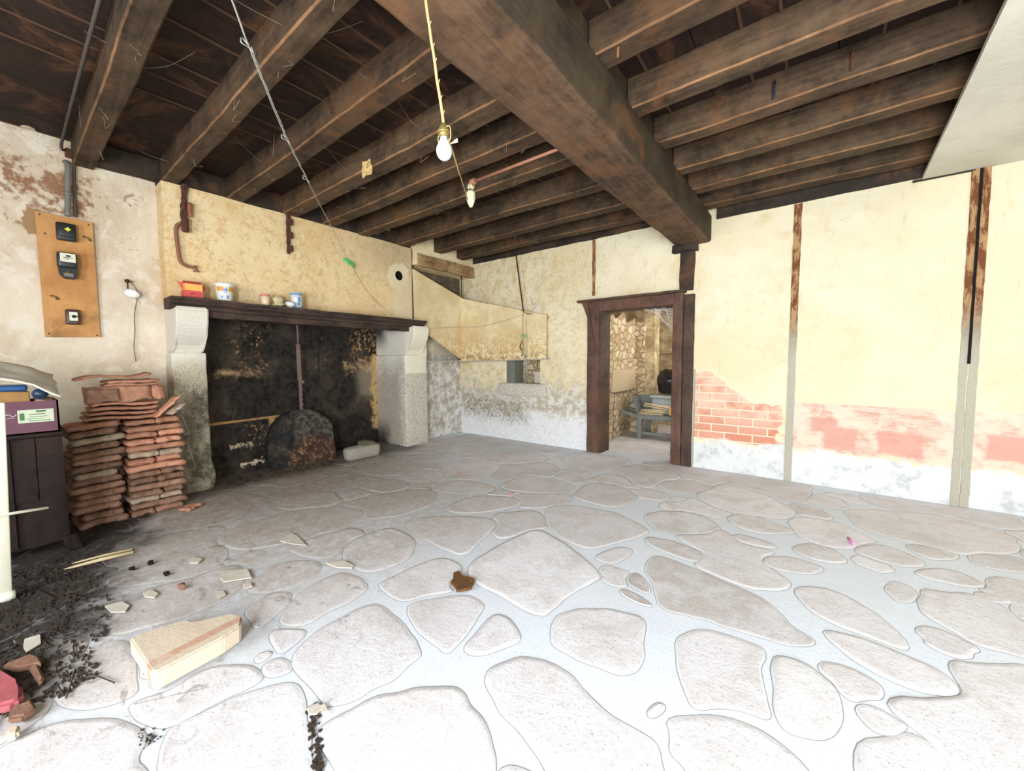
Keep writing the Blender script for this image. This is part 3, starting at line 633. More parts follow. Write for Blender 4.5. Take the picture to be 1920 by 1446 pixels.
# near wall to the left of the doorway the picture is taken from, right wall out of view
def wall_with_hole(name, axis, pos, th, a0, a1, h0, h1, w0, w1, mat):
    bm = B()
    for lo, hi, z0, z1 in ((a0, w0, 0, ZC), (w1, a1, 0, ZC), (w0, w1, 0, h0), (w0, w1, h1, ZC)):
        if hi-lo > .01 and z1-z0 > .01:
            if axis == 1: gridbox(bm, (lo, pos-th, z0), (hi, pos, z1), seg=.6)
            else: gridbox(bm, (pos, lo, z0), (pos+th, hi, z1), seg=.6)
    struct(name, bm, mat)
wall_with_hole('wall_near', 1, -2.2, .3, -5.7, -1.2, .95, 2.45, -3.35, -1.85, 'plaster_left')
wall_with_hole('wall_near_right', 1, -2.2, .3, -1.2, 3.4, .1, 2.4, -.3, 1.7, 'plaster_left')
wall_with_hole('wall_right', 0, 3.2, .3, -2.4, 5.8, .85, 2.35, .3, 2.1, 'plaster_back')
# plastered soffit, right
bm = B(); gridbox(bm, (.70, -2.2, 3.10), (3.2, YB, 3.135), seg=.3, rough=.004, nscale=2, xf=lambda p: Vector((p.x+(-.045+.036*(p.y-2.5) if p.x < .9 else 0), p.y, p.z)))
struct('trim_1', bm, 'soffit')
# wall studs showing in the plaster
def stud(name, x0, x1, z0, z1, mats='stud', d=.012, rough=.008):
    bm = B(); gridbox(bm, (x0, YB-d, z0), (x1, YB+.06, z1), seg=.07, rough=rough, nscale=9, maxn=80); return struct(name, bm, mats)
stud('trim_2', -.225, -.155, 0, 3.11)
bm = B(); gridbox(bm, (1.08, YB-.012, 0), (1.133, YB+.05, 3.1), seg=.07, rough=.006, nscale=9, maxn=80); gridbox(bm, (1.14, YB-.014, 0), (1.198, YB+.05, 3.1), seg=.07, rough=.006, nscale=9, maxn=80)
gridbox(bm, (1.128, YB-.024, 1.35), (1.146, YB+.02, 3.1), seg=.1, rough=.003, nscale=7, mi=1, maxn=60); struct('trim_3', bm, ['stud', 'black'])  # solid black strip stands in for the dark gap between the studs
stud('trim_4', -2.66, -2.615, 2.36, 3.18)
bm = B(); gridbox(bm, (-5.1, YB-.02, 3.19), (-1.45, YB+.03, ZC), seg=.15, rough=.015, nscale=5, maxn=60); struct('trim_5', bm, 'plate')
bm = B(); gridbox(bm, (-1.0, YB-.03, 3.12), (.8, YB+.03, ZC), seg=.15, rough=.006, nscale=5, maxn=60); gridbox(bm, (.7, YB-.02, 3.09), (1.1, YB+.01, 3.11), seg=.2, rough=.003); struct('trim_6', bm, 'plate')
bm = B(); gridbox(bm, (XL-.05, .6, 3.25), (XL+.16, 5.3, ZC), seg=.2, rough=.01, nscale=5, maxn=60); struct('trim_7', bm, 'plate')
# ------------------------------------------------------------------ MAIN BEAM + JOISTS
t = thing('main_beam', 'massive smoke-brown main beam crossing the ceiling from camera to door wall', 'beam', (-1.27, 2.6, 2.86))
bm = B()
def bx(p): return p+Vector((.012*noise.noise(Vector((0, p.y*1.1, p.z*2)))+.03*noise.noise(Vector((3, p.y*.5, 0))), 0, .012*noise.noise(Vector((p.x*4, p.y*2.2, 5)))))
gridbox(bm, (-1.48, -2.2, 2.86), (-1.07, 5.5, 3.2), seg=.08, r=.035, rough=.007, nscale=6, maxn=96, xf=bx)
for f in bm.faces:
    f.normal_update()
    if f.normal.x > .75: f.material_index = 1
obj('timber', bm, ['beam', 'beam_side'], t)
bm = B(); gridbox(bm, (-1.40, -2.2, 3.19), (-1.14, 5.45, ZC), seg=.3, rough=.008, nscale=5); obj('packing_board', bm, 'beam_side', t)
LJ = [(.49, .63), (1.065, 1.2), (1.62, 1.78), (2.19, 2.37), (2.67, 2.84), (3.19, 3.35), (3.84, 4.0), (4.48, 4.65), (5.02, 5.19)]
RJ = [(1.05, 1.2), (1.62, 1.77), (2.245, 2.41), (2.86, 3.01), (3.44, 3.59), (4.03, 4.18), (4.58, 4.75), (5.13, 5.31)]
def joist(y0, y1, x0, x1, z0, label, group, sd):
    bm = B(); ph = sd*3.7
    def xf(p): return p+Vector((0, .014*noise.noise(Vector((p.x*.9, ph, 0)))+.004*noise.noise(Vector((p.x*6, ph, p.z*8))), (.014*noise.noise(Vector((p.x*.8, ph, 9)))+.004*noise.noise(Vector((p.x*7, ph, p.y*9)))) if p.z < z0+.1 else 0))
    gridbox(bm, (x0, y0, z0), (x1, y1, ZC), seg=.09, r=.0, rough=.002, nscale=8, maxn=60, xf=xf)
    bmesh.ops.recalc_face_normals(bm, faces=bm.faces)
    es = [e for e in bm.edges if all(abs(v.co.z-z0) < .06 for v in e.verts) and abs(e.verts[0].co.x-e.verts[1].co.x) > .02 and e.calc_face_angle(0) > .8]
    rr = bmesh.ops.bevel(bm, geom=es, offset=.010, segments=1, affect='EDGES')
    for f in rr['faces']: f.material_index = 1 if f.calc_center_median().y < (y0+y1)/2 else 0
    o = obj('ceiling_joist', bm, ['joist', 'joist_edge']); return tag(o, label, 'ceiling joist', group)
ordw = ['nearest the camera', 'second, meeting the chimney edge', 'third from the camera', 'fourth, with a pale scar', 'fifth from the camera', 'sixth from the camera', 'seventh from the camera', 'last but one', 'closest to the door wall']
for i, (a, b) in enumerate(LJ): joist(a, b, -5.44 if i != 1 else -5.24, -1.44, 3.21, 'dark ceiling joist between fireplace wall and main beam, '+ordw[i], 'joists left of the main beam', i)
ordr = ['mostly out of frame', 'at the top frame edge', 'broad orange-brown one', 'grey-brown next to the orange one', 'bearing two iron hooks', 'just beyond the hooked one', 'last but one before the door wall', 'closest to the door wall']
for i, (a, b) in enumerate(RJ): joist(a, b, -1.13, 1.1, 3.21, 'dark ceiling joist right of the main beam, '+ordr[i], 'joists right of the main beam', 20+i)
# ------------------------------------------------------------------ FIREPLACE
t = thing('fireplace', 'large old fireplace with dark timber mantel, stone corbels and sooty hearth', 'fireplace', (-5.5, 2.6, 0))
bm = B(); gridbox(bm, (XL-.02, 1.06, 2.02), (XB, 4.12, 3.21), seg=.13, rough=.009, nscale=2.6, maxn=30)
br_ = obj('chimney_breast', bm, ['plaster_breast', 'black'], t)
c_ = B(); lathe(c_, [(.075, -.6), (.075, .3)], (XB, 3.87, 2.74), 20, axis='x'); cut(br_, c_)
bm = B(); lathe(bm, [(.078, -.24), (.078, -.012), (.072, -.012), (.072, -.24)], (XB, 3.87, 2.74), 20, axis='x')
obj('flue_pipe', bm, 'black', t)
bm = B(); gridbox(bm, (XL-.1, 1.06, 3.2), (XB-.02, 4.12, ZC), seg=.5); obj('lintel_plate', bm, 'plate', t)
# back of the hearth, skewed
bm = B(); gridbox(bm, (-5.70, 1.1, 0), (-5.58, 4.1, 2.9), seg=.1, rough=.014, nscale=4, maxn=45, xf=lambda p: Vector((p.x-(p.y-1.43)*.165, p.y, p.z)))
obj('hearth_back', bm, 'soot', t)
bm = B(); gridbox(bm, (-6.2, 1.1, 2.6), (-5.46, 4.1, 2.7), seg=.5); obj('flue_throat', bm, 'black', t)
# jambs: pillar, and corbel block above
def jamb(y0, y1, mat, xb):
    bm = B(); gridbox(bm, (xb, y0, 0), (XB, y1, 1.5), seg=.07, r=.02, rough=.01, nscale=5, maxn=24)
    if mat == 'jamb_left':
        for v in bm.verts:
            if v.co.z < .32 and v.co.x > -5.3: v.co.x += .03*math.sin(max(0, v.co.z)/.32*PI); v.co.y += .02*math.sin(max(0, v.co.z)/.32*PI)
    j = obj('jamb', bm, mat, t)
    bm = B(); prism(bm, [(1.50, xb), (1.50, XB+.005), (1.56, XB+.03), (1.66, XB+.13), (1.76, XB+.205), (1.80, XB+.22), (1.93, XB+.225), (1.96, XB+.21), (1.96, xb)], 1, y0+.01, y1-.02 if mat == 'jamb_left' else y1-.14)
    bmesh.ops.bevel(bm, geom=list(bm.edges), offset=.014, segments=2, affect='EDGES')
    bmesh.ops.triangulate(bm, faces=[f for f in bm.faces if len(f.verts) > 5])
    for v in bm.verts: v.co += nz(v.co, 7, .008)
    obj('corbel', bm, mat, j)
    if mat == 'jamb_right':
        bm = B(); gridbox(bm, (xb, y1-.15, 1.49), (XB, y1, 1.96), seg=.07, r=.01, rough=.008, nscale=5); obj('jamb_head', bm, mat, j)
jamb(1.06, 1.35, 'jamb_left', -5.72); jamb(3.95, 4.40, 'jamb_right', -6.15)
bm = B(); prism(bm, [(1.935, -5.24), (1.935, -5.06), (1.945, -5.045), (1.96, -5.04), (1.975, -5.02), (1.985, -4.985), (2.01, -4.965), (2.02, -4.945), (2.045, -4.945), (2.045, -5.24)], 1, 1.03, 4.20)
es = [e for e in bm.edges if abs(e.verts[0].co.y-e.verts[1].co.y) > 1]; bmesh.ops.subdivide_edges(bm, edges=es, cuts=40)
for v in bm.verts: v.co += nz(v.co, 5, .006); v.co.z -= .006*noise.noise(Vector((v.co.y*1.3, 0, 0)))
obj('mantel_shelf', bm, 'mantel', t)
bm = B(); gridbox(bm, (-5.2, 1.3, 1.87), (-5.1, 4.0, 1.94), seg=.1, rough=.012, nscale=9, maxn=40); obj('lintel_beam', bm, 'mantel', t)
# fireback slab leaning on the hearth back
bm = B(); P = [(2.05, 0), (2.87, 0), (2.87, .52), (2.70, .68), (2.58, .735), (2.42, .74), (2.26, .69), (2.12, .56), (2.06, .42)]
prism(bm, [(p[0], p[1]) for p in P], 0, -.11, 0)
bmesh.ops.bevel(bm, geom=list(bm.edges), offset=.015, segments=2, affect='EDGES')
for v in bm.verts: v.co.x += -5.40-(v.co.y-2.87)*-.13-v.co.z*.16; v.co += nz(v.co, 5, .008)
def slabmat():
    g = G('scorched_fireback', .92, .2); n = g.noise(4, 7, .7, .4); f = g.noise(18, 7, .75)
    ds = g.m('SQRT', g.m('ADD', g.m('POWER', g.m('MULTIPLY', g.m('SUBTRACT', g.y, 2.60), 1.1), 2), g.m('POWER', g.z, 2)))
    scorch = g.sm(g.m('ADD', ds, g.m('MULTIPLY', g.m('SUBTRACT', n, .5), .2)), .44, .34)
    col = g.mix(g.sm(f, .4, .62), srgb(46, 44, 42), srgb(96, 90, 78))
    ar = g.m('MULTIPLY', g.sm(g.y, 2.42, 2.32), g.sm(n, .3, .5)); col = g.mix(g.m('MULTIPLY', ar, .8), col, srgb(34, 33, 36))
    col = g.mix(scorch, col, g.mix(g.sm(f, .46, .66), srgb(62, 46, 37), srgb(150, 116, 86)))
    g.bump(g.m('ADD', n, f), .7, .02); return g.done(col)
M['slab'] = slabmat()
tag(obj('fireback_slab', bm, 'slab'), 'scorched stone slab with clipped corners leaning against the hearth back', 'stone slab')
# pot hanger: toothed iron bar hanging in the hearth
t = thing('pot_hanger', 'rusty toothed iron pot hanger bar hanging in the middle of the hearth', 'pot hanger', (-5.35, 2.4, 2.0))
p0 = at(556, 585, 0, -5.42); p1 = at(565, 773, 0, -5.62)
bm = B(); gridbox(bm, (-.004, -.012, 0), (.004, .012, 1), seg=.08)
def place(bm, a, b):
    L = (b-a).length; rot = (b-a).to_track_quat('Z', 'Y').to_matrix()
    for v in bm.verts:
        q = Vector((v.co.y, v.co.x, v.co.z*L)); v.co = a+rot@q
bm.free()
bm = B(); tube(bm, [p0, p0.lerp(p1, .34)], .011, 6); obj('upper_rod', bm, 'rust_pink', t)
bm = B(); a = p0.lerp(p1, .31); L = (p1-a); k = 26
pts = []
for i in range(k+1):
    q = a+L*(i/k); pts.append((q.y-.028 if i < 14 else q.y-.018, q.z))
back = []
for i in range(k, -1, -1):
    q = a+L*(i/k); w = .024 if i < 13 else (.014+.016*(i % 2)); back.append((q.y+w, q.z))
prism(bm, pts+back, 0, -.005, .005)
for v in bm.verts: v.co.x += a.x+(a.z-v.co.z)/(a.z-p1.z)*(p1.x-a.x)
bmesh.ops.triangulate(bm, faces=bm.faces[:]); obj('toothed_bar', bm, 'rust_pink', t)
bm = B(); q = p0.lerp(p1, .68); gridbox(bm, (q.x-.02, q.y+.01, q.z-.03), (q.x+.03, q.y+.05, q.z+.01), seg=.03, r=.006); obj('catch', bm, 'rust_pink', t)
# stone block on the hearth
bm = B(); a = on_floor(652, 868); b = on_floor(716, 855)
d = (b-a).normalized(); L = (b-a).length
gridbox(bm, (0, 0, 0), (L, .18, .19), seg=.05, r=.06, rough=.012, nscale=9)
ang = math.atan2(d.y, d.x)
for v in bm.verts: v.co = Vector((a.x+v.co.x*d.x-v.co.y*d.y, a.y+v.co.x*d.y+v.co.y*d.x, v.co.z))
tag(obj('hearth_stone', bm, 'granite'), 'rounded grey granite block lying on the floor beside the hearth', 'stone')
bm = B(); gridbox(bm, (-5.57, 3.28, 0), (-5.38, 3.5, .17), seg=.05, r=.03, rough=.014, nscale=9)
tag(obj('hearth_stone', bm, 'jamb_left'), 'low brown stone tucked behind the rounded granite block', 'stone')
# ash and crumbs on the hearth
bm = B()
for i in range(320):
    x_, y_ = rg.uniform(-5.5, -5.1), rg.uniform(1.5, 2.75)
    s_ = rg.uniform(.003, .010); gridbox(bm, (x_-s_, y_-s_, 0), (x_+s_, y_+s_, s_), seg=1, r=0, rough=s_*.4, nscale=60)
tag(obj('hearth_ash', bm, 'dirt'), 'dark brown ash crumbs strewn along the hearth', 'ash', kind='stuff')
# ------------------------------------------------------------------ corner hood right of the fireplace
t = thing('plaster_hood', 'plastered bread oven hood in the corner between fireplace and door wall', 'hood', (-4.6, 5.2, 1.4))
A0 = (-5.2, 4.12); A1 = (-5.2, 5.22); A2 = (-3.43, 5.40)
def panel(name, p, q, zt0, zt1, zb0, zb1, th, mat, n=14):
    bm = B(); d = Vector((q[0]-p[0], q[1]-p[1], 0)); nn = Vector((d.y, -d.x, 0)).normalized()*-th
    V = []
    for i in range(n+1):
        u = i/n; base = Vector((p[0], p[1], 0))+d*u; row = []
        for side in (0, 1):
            zt = zt0+(zt1-zt0)*u; zb = zb0+(zb1-zb0)*u; col = []
            for k in range(9):
                z_ = zb+(zt-zb)*k/8; v = base+nn*side+Vector((0, 0, z_)); v += nz(v, 3, .008); col.append(bm.verts.new(v))
            row.append(col)
        V.append(row)
    for i in range(n):
        for k in range(8):
            bm.faces.new((V[i][0][k], V[i+1][0][k], V[i+1][0][k+1], V[i][0][k+1])); bm.faces.new((V[i][1][k+1], V[i+1][1][k+1], V[i+1][1][k], V[i][1][k]))
        bm.faces.new((V[i][0][8], V[i+1][0][8], V[i+1][1][8], V[i][1][8])); bm.faces.new((V[i][1][0], V[i+1][1][0], V[i+1][0][0], V[i][0][0]))
    for i in (0, n):
        for k in range(8): bm.faces.new((V[i][0][k], V[i][0][k+1], V[i][1][k+1], V[i][1][k]))
    return obj(name, bm, mat, t)
def hoodmat():
    g = G('hood_plaster', .95, .15); n = g.noise(3, 7, .65, .4); f = g.noise(13, 8, .75); p = g.noise(36, 4, .7)
    col = g.mix(g.sm(n, .38, .62), srgb(222, 200, 152), srgb(236, 220, 180))
    low = g.m('MULTIPLY', g.sm(g.z, 2.2, 1.5), g.sm(f, .42, .58)); col = g.mix(g.m('MULTIPLY', low, .75), col, srgb(196, 152, 96))
    col = g.mix(g.m('MULTIPLY', g.sm(f, .58, .64), .5), col, srgb(240, 226, 188)); col = g.mix(g.m('MULTIPLY', g.sm(p, .64, .72), .6), col, srgb(160, 118, 70))
    col = g.mix(g.m('MULTIPLY', g.m('MULTIPLY', g.sm(g.z, 1.62, 1.42), g.sm(f, .45, .6)), .6), col, srgb(120, 92, 62))
    g.bump(g.m('ADD', n, f), .5, .02); return g.done(col)
M['hood'] = hoodmat()
panel('side_panel', A0, A1, 2.88, 2.55, 2.0, 1.40, -.04, 'hood'); panel('front_panel', A1, A2, 2.55, 2.13, 1.40, 1.43, -.04, 'hood')
# sloping ledge on top of the front panel
bm = B(); vs = [(-5.2, 5.22, 2.55), (-3.43, 5.40, 2.13), (-3.43, 5.45, 2.11), (-5.4, 5.45, 2.60)]
top = [bm.verts.new(Vector(v)) for v in vs]; bot = [bm.verts.new(Vector(v)-Vector((0, 0, .04))) for v in vs]
bm.faces.new(top); bm.faces.new(bot[::-1])
for i in range(4): bm.faces.new((top[i], top[(i+1) % 4], bot[(i+1) % 4], bot[i]))
obj('ledge', bm, 'stud', t)
bm = B(); vs = [(-5.42, 4.42, 1.405), (-5.17, 4.42, 1.405), (-5.17, 5.19, 1.405), (-3.41, 5.37, 1.435), (-3.41, 5.46, 1.435), (-5.42, 5.46, 1.405)]
top = [bm.verts.new(Vector(v)) for v in vs]; bot = [bm.verts.new(Vector(v)-Vector((0, 0, .022))) for v in vs]
bm.faces.new(top); bm.faces.new(bot[::-1])
for i in range(6): bm.faces.new((top[i], top[(i+1) % 6], bot[(i+1) % 6], bot[i]))
obj('bottom_board', bm, 'stud', t)
bm = B(); a = Vector((-5.19, 4.40, 1.98)); b = Vector((-5.19, 5.17, 1.43)); tube(bm, [a, b], .022, 4); obj('strut', bm, 'frame_dark', t)
# upper infill: plaster over a squared timber
bm = B(); gridbox(bm, (-5.42, 4.12, 2.95), (-5.08, 5.44, ZC), seg=.12, rough=.012, nscale=4)
o_ = struct('trim_8', bm, 'hood')
bm = B(); gridbox(bm, (-5.12, 4.14, 2.93), (-5.04, 5.42, 3.12), seg=.1, r=.01, rough=.012, nscale=5)
M['tim'] = wood('weathered_timber', srgb(110, 80, 54), srgb(196, 164, 116), 1, rnd=False, gain=1)
tag(obj('corner_timber', bm, 'tim'), 'weathered squared timber under the joist ends, between chimney and door wall', 'timber')
# ------------------------------------------------------------------ DOOR FRAME (no leaf)
t = thing('door_1', 'x', 'x', (-2, 5.45, 0)); del t['label']; del t['category']; t['kind'] = 'structure'
bm = B(); gridbox(bm, (-2.72, YB-.05, 0), (-2.53, YB+.05, 2.28), seg=.1, r=.008, rough=.006, nscale=4); obj('left_post', bm, 'frame', t)
bm = B(); gridbox(bm, (-2.535, YB-.045, 0), (-2.49, YB+.27, 2.13), seg=.12, r=.004, rough=.003, nscale=4); obj('left_lining', bm, 'frame_dark', t)
bm = B(); gridbox(bm, (-1.48, YB-.06, 0), (-1.355, YB+.27, 2.28), seg=.1, r=.008, rough=.006, nscale=4); obj('right_post', bm, 'frame', t)
bm = B(); gridbox(bm, (-1.35, YB-.05, 0), (-1.225, YB+.05, 2.24), seg=.1, r=.01, rough=.008, nscale=5); gridbox(bm, (-1.24, YB-.02, .0), (-1.2, YB+.03, 1.28), seg=.07, rough=.01, nscale=8, mi=1); obj('outer_post', bm, ['frame_dark', 'stud'], t)
bm = B(); gridbox(bm, (-2.72, YB-.055, 2.12), (-1.355, YB+.27, 2.27), seg=.12, r=.008, rough=.006, nscale=4); obj('lintel', bm, 'frame', t)
bm = B(); gridbox(bm, (-2.86, YB-.12, 2.265), (-1.33, YB+.03, 2.295), seg=.12, rough=.008, nscale=4); obj('drip_board', bm, 'frame_dark', t)
bm = B(); prism(bm, [(2.27, YB-.05)[::1], (1.98, YB-.05), (2.27, YB-.11)], 0, -2.80, -2.62)
bm.free(); bm = B(); prism(bm, [(-2.80, 2.27), (-2.71, 2.27), (-2.60, 1.7), (-2.63, 1.7), (-2.66, 2.0)][::-1] and [(2.27, -2.80), (2.27, -2.70), (1.70, -2.60), (1.70, -2.615), (2.02, -2.70)], 1, YB-.075, YB-.04); obj('brace', bm, 'frame_dark', t)
bm = B(); gridbox(bm, (-1.42, YB-.03, 2.30), (-1.24, YB+.03, 2.87), seg=.08, r=.01, rough=.02, nscale=6); gridbox(bm, (-1.5, YB-.1, 2.78), (-1.2, YB+.02, 2.87), seg=.08, r=.01, rough=.015, nscale=6); struct('trim_9', bm, 'plate')
# niche surround
t = thing('wall_niche', 'small square wall niche with granite sill right under the hood', 'niche', (-3.94, 5.45, 1.0))
bm = B(); gridbox(bm, (-4.47, YB-.05, .79), (-3.48, YB+.27, 1.01), seg=.1, r=.03, rough=.01, nscale=5, maxn=20); obj('sill', bm, 'jamb_right', t)
bm = B(); gridbox(bm, (-4.30, YB-.015, 1.0), (-4.13, YB+.27, 1.41), seg=.1, r=.008, rough=.005); obj('shutter', bm, 'conduit', t)
bm = B(); gridbox(bm, (-4.35, YB+.26, .95), (-3.55, YB+.3, 1.5), seg=.1, rough=.02, nscale=8, maxn=20); obj('back_stones', bm, 'rubble', t)
bm = B(); gridbox(bm, (-3.78, YB+.08, 1.01), (-3.6, YB+.24, 1.21), seg=.05, r=.02, rough=.01, nscale=8); tag(obj('stone_block', bm, 'chip'), 'pale stone standing inside the small wall niche', 'stone')
# ------------------------------------------------------------------ BACK ROOM
bm = B(); gridbox(bm, (-3.1, YB+.28, .9), (-2.70, 7.5, 2.15), seg=.1, rough=.03, nscale=5, maxn=24)
for v in bm.verts:
    if v.co.z > 2.0: v.co.z += .18*noise.noise(Vector((v.co.y*4, v.co.x*2, 1)))
gridbox(bm, (-3.1, YB+.28, 0), (-2.72, 6.42, .92), seg=.1, rough=.03, nscale=5, maxn=24)
gridbox(bm, (-3.1, 6.62, 0), (-2.78, 7.5, .92), seg=.1, rough=.02, nscale=5, maxn=24)
gridbox(bm, (-3.1, 7.36, 0), (-2.52, 7.7, 2.1), seg=.1, rough=.03, nscale=5, maxn=24)
struct('wall_inner_left', bm, 'rubble')
bm = B(); gridbox(bm, (-2.80, 6.25, .84), (-2.66, 7.36, 1.24), seg=.08, r=.03, rough=.015, nscale=4); tag(obj('stone_lintel', bm, 'granite'), 'big squared stone lintel in the rubble wall seen through the doorway', 'stone lintel')
M['granite_tan'] = plain('tan_granite', srgb(176, 158, 128), .9, vary=.15, scale=60, bump=.5); bpy.data.objects['stone_lintel'].data.materials[0] = M['granite_tan']
bm = B(); gridbox(bm, (-2.55, 7.42, 0), (-2.35, 7.7, 2.6), seg=.1, rough=.015, nscale=5, maxn=24); struct('trim_10', bm, 'room_plaster')
bm = B(); gridbox(bm, (-3.4, 8.6, 0), (-.6, 8.8, 2.9), seg=.2, rough=.02, nscale=4, maxn=24); struct('wall_inner_back', bm, 'room_plaster')
bm = B(); gridbox(bm, (-3.4, 5.75, 2.75), (-.6, 8.8, 2.85), seg=.5); struct('ceiling_inner', bm, 'room_plaster')
bm = B(); gridbox(bm, (-3.5, 5.7, 0), (-3.3, 8.8, 2.9), seg=.3, rough=.01); struct('wall_inner_outer', bm, 'room_plaster')
bm = B(); gridbox(bm, (-.7, 5.73, 0), (-.6, 8.8, 2.9), seg=.3); struct('wall_inner_right', bm, 'room_plaster')
bm = B(); a = at(1212, 661, 1, 8.6); b = at(1258, 661, 1, 8.6); gridbox(bm, (a.x, 8.52, a.z-.03), (b.x+.4, 8.62, a.z+.02), seg=.1, rough=.01); tag(obj('wall_shelf', bm, 'tim'), 'thin stone shelf on the far wall beyond the doorway', 'shelf')
# wheelbarrow with its load
t = thing('wheelbarrow', 'old grey-blue wooden wheelbarrow standing in the room beyond the doorway', 'wheelbarrow', (-2.2, 6.9, 0))
yy = 6.85; q = lambda px, py, y_=yy: at(px, py, 1, y_)
zt = q(1205, 783).z
for k, yk in enumerate((6.85, 7.3)):
    a = q(1163, 777)
    bm = B(); gridbox(bm, (a.x-.02, yk-.03, zt-.03), (-1.3, yk+.03, zt+.03), seg=.1, r=.012, rough=.004, xf=lambda p: Vector((p.x, p.y, p.z+max(0, -2.42-p.x)*.25)))
    h_ = obj('handle', bm, 'barrow', t)
    bm = B(); e = a+Vector((0, yk-6.85, 0)); tube(bm, [(a.x-.04, yk, zt+.085), (a.x+.03, yk, zt+.065)], .028, 10); obj('grip', bm, 'tim', h_)
    bm = B(); gridbox(bm, (-2.45, yk-.03, 0), (-2.37, yk+.03, zt), seg=.1, r=.01); obj('leg', bm, 'barrow', t)
bm = B(); gridbox(bm, (-2.37, 6.87, .08), (-1.5, 6.9, .13), seg=.2); obj('rail', bm, 'barrow', t)
bm = B(); gridbox(bm, (-2.5, 6.86, zt+.01), (-1.35, 7.34, zt+.05), seg=.2); obj('tray_floor', bm, 'barrow', t)
bm = B(); prism(bm, [(zt+.03, -2.54), (zt+.36, -2.60), (zt+.36, -2.30), (zt+.03, -2.3)], 1, 7.30, 7.34); prism(bm, [(zt+.03, -2.50), (zt+.36, -2.60), (zt+.36, -2.57), (zt+.03, -2.46)], 1, 6.95, 7.34); obj('tray_side', bm, 'barrow', t)
bm = B(); lathe(bm, [(.02, -.03), (.2, -.03), (.22, 0), (.2, .03), (.02, .03)], (-1.15, 7.08, .22), 20, axis='y'); obj('wheel', bm, 'barrow', t)
t = thing('storage_box', 'pale grey plastic box with ribbed rim standing on the wheelbarrow', 'box', (-1.95, 7.05, zt+.06))
bm = B(); gridbox(bm, (-2.28, 7.06, zt+.05), (-1.55, 7.30, zt+.34), seg=.1, r=.03, xf=lambda p: Vector((p.x, p.y, p.z+.0))); obj('body', bm, 'crate', t)
bm = B(); gridbox(bm, (-2.31, 7.03, zt+.33), (-1.52, 7.33, zt+.39), seg=.1, r=.02); obj('lid', bm, 'crate', t)
bm = B(); a = q(1250, 715, 7.25); gridbox(bm, (-2.22, 7.04, zt+.40), (-1.6, 7.33, zt+.84), seg=.05, r=.13, rough=.035, nscale=7); tag(obj('bin_bag', bm, 'bag'), 'shiny black bin bag heaped on the grey box beyond the doorway', 'bag')
for k in range(7):
    bm = B(); x0 = -2.46+.02*k; z0 = zt+.06+.024*k; tube(bm, [(x0, 6.90+.02*(k % 3), z0+.05*(k > 3)), (x0+.42, 6.95+.02*((k*2) % 4), z0)], .012, 5)
    tag(obj('firewood_stick', bm, 'peeled_wood'), 'split wooden stick in the loose bundle lying on the wheelbarrow', 'stick', 'sticks on the wheelbarrow')
bm = B(); gridbox(bm, (-1.93, 6.88, zt+.06), (-1.6, 7.0, zt+.2), seg=.05, r=.02, rough=.008); tag(obj('yellow_packet', bm, 'orange_card'), 'yellow packet lying beside the sticks on the wheelbarrow', 'packet')
# ------------------------------------------------------------------ ELECTRIC BOARD (left wall)
XF = XL+.035
def wy(px, py, X=XF): p = at(px, py, 0, X); return p.y, p.z
t = thing('meter_board', 'orange plywood meter board screwed to the left wall', 'board', (XF, .42, 1.64))
bm = B(); c4 = [wy(65, 395), wy(173, 418), wy(188, 632), wy(85, 632)]; prism(bm, [(c[0], c[1]) for c in c4][::-1], 0, XL+.012, XF); obj('panel', bm, 'plywood', t)
for px, py in ((74, 402), (166, 422), (92, 626), (182, 629), (84, 438)):
    bm = B(); y_, z_ = wy(px, py); lathe(bm, [(.001, 0), (.007, .002), (.006, .005), (.001, .006)], (XF, y_, z_), 8, axis='x'); obj('screw', bm, 'rust', t)
for px, py in ((163, 447), (102, 557)):
    bm = B(); y_, z_ = wy(px, py); tube(bm, [(XF, y_-.02, z_+.01), (XF+.02, y_, z_), (XF+.01, y_+.02, z_-.02)], .009, 6); obj('hook', bm, 'brass', t)
def wbox(bm, x0, y0, z0, x1, y1, z1, r=.01, mi=0): gridbox(bm, (x0, y0, z0), (x1, y1, z1), seg=.04, r=r, mi=mi)
y0, z1 = wy(103, 417); y1, z0 = wy(143, 456)
t = thing('fuse_box', 'black square fuse box with yellow sticker at top of the meter board', 'fuse box', (XF, y0, z0))
bm = B(); wbox(bm, XF, y0, z0, XF+.06, y1, z1, .012); c_h = obj('case', bm, 'black_plastic', t)
bm = B(); gridbox(bm, (XF+.055, y0+.01, z0+.03), (XF+.075, y1-.01, z1-.01), seg=.03, r=.008); obj('cover', bm, 'black_plastic', t)
bm = B(); yy_, zz_ = wy(127, 430, XF+.076)
pts = [(zz_+.018*math.sin(i*PI/4)*(1 if i % 2 == 0 else .55), 0) for i in range(8)]
prism(bm, [(yy_+.022*math.cos(i*PI/4)*(1 if i % 2 == 0 else .6), zz_+.02*math.sin(i*PI/4)*(1 if i % 2 == 0 else .6)) for i in range(8)], 0, XF+.0745, XF+.0765); obj('sticker', bm, 'yellow', t)
y0, z1 = wy(104, 473); y1, z0 = wy(146, 526)
t = thing('electricity_meter', 'black electricity meter with cream dial window on the meter board', 'meter', (XF, y0, z0))
zm = z0+(z1-z0)*.40
bm = B(); wbox(bm, XF, y0, zm, XF+.09, y1, z1, .02); obj('upper_case', bm, 'black_plastic', t)
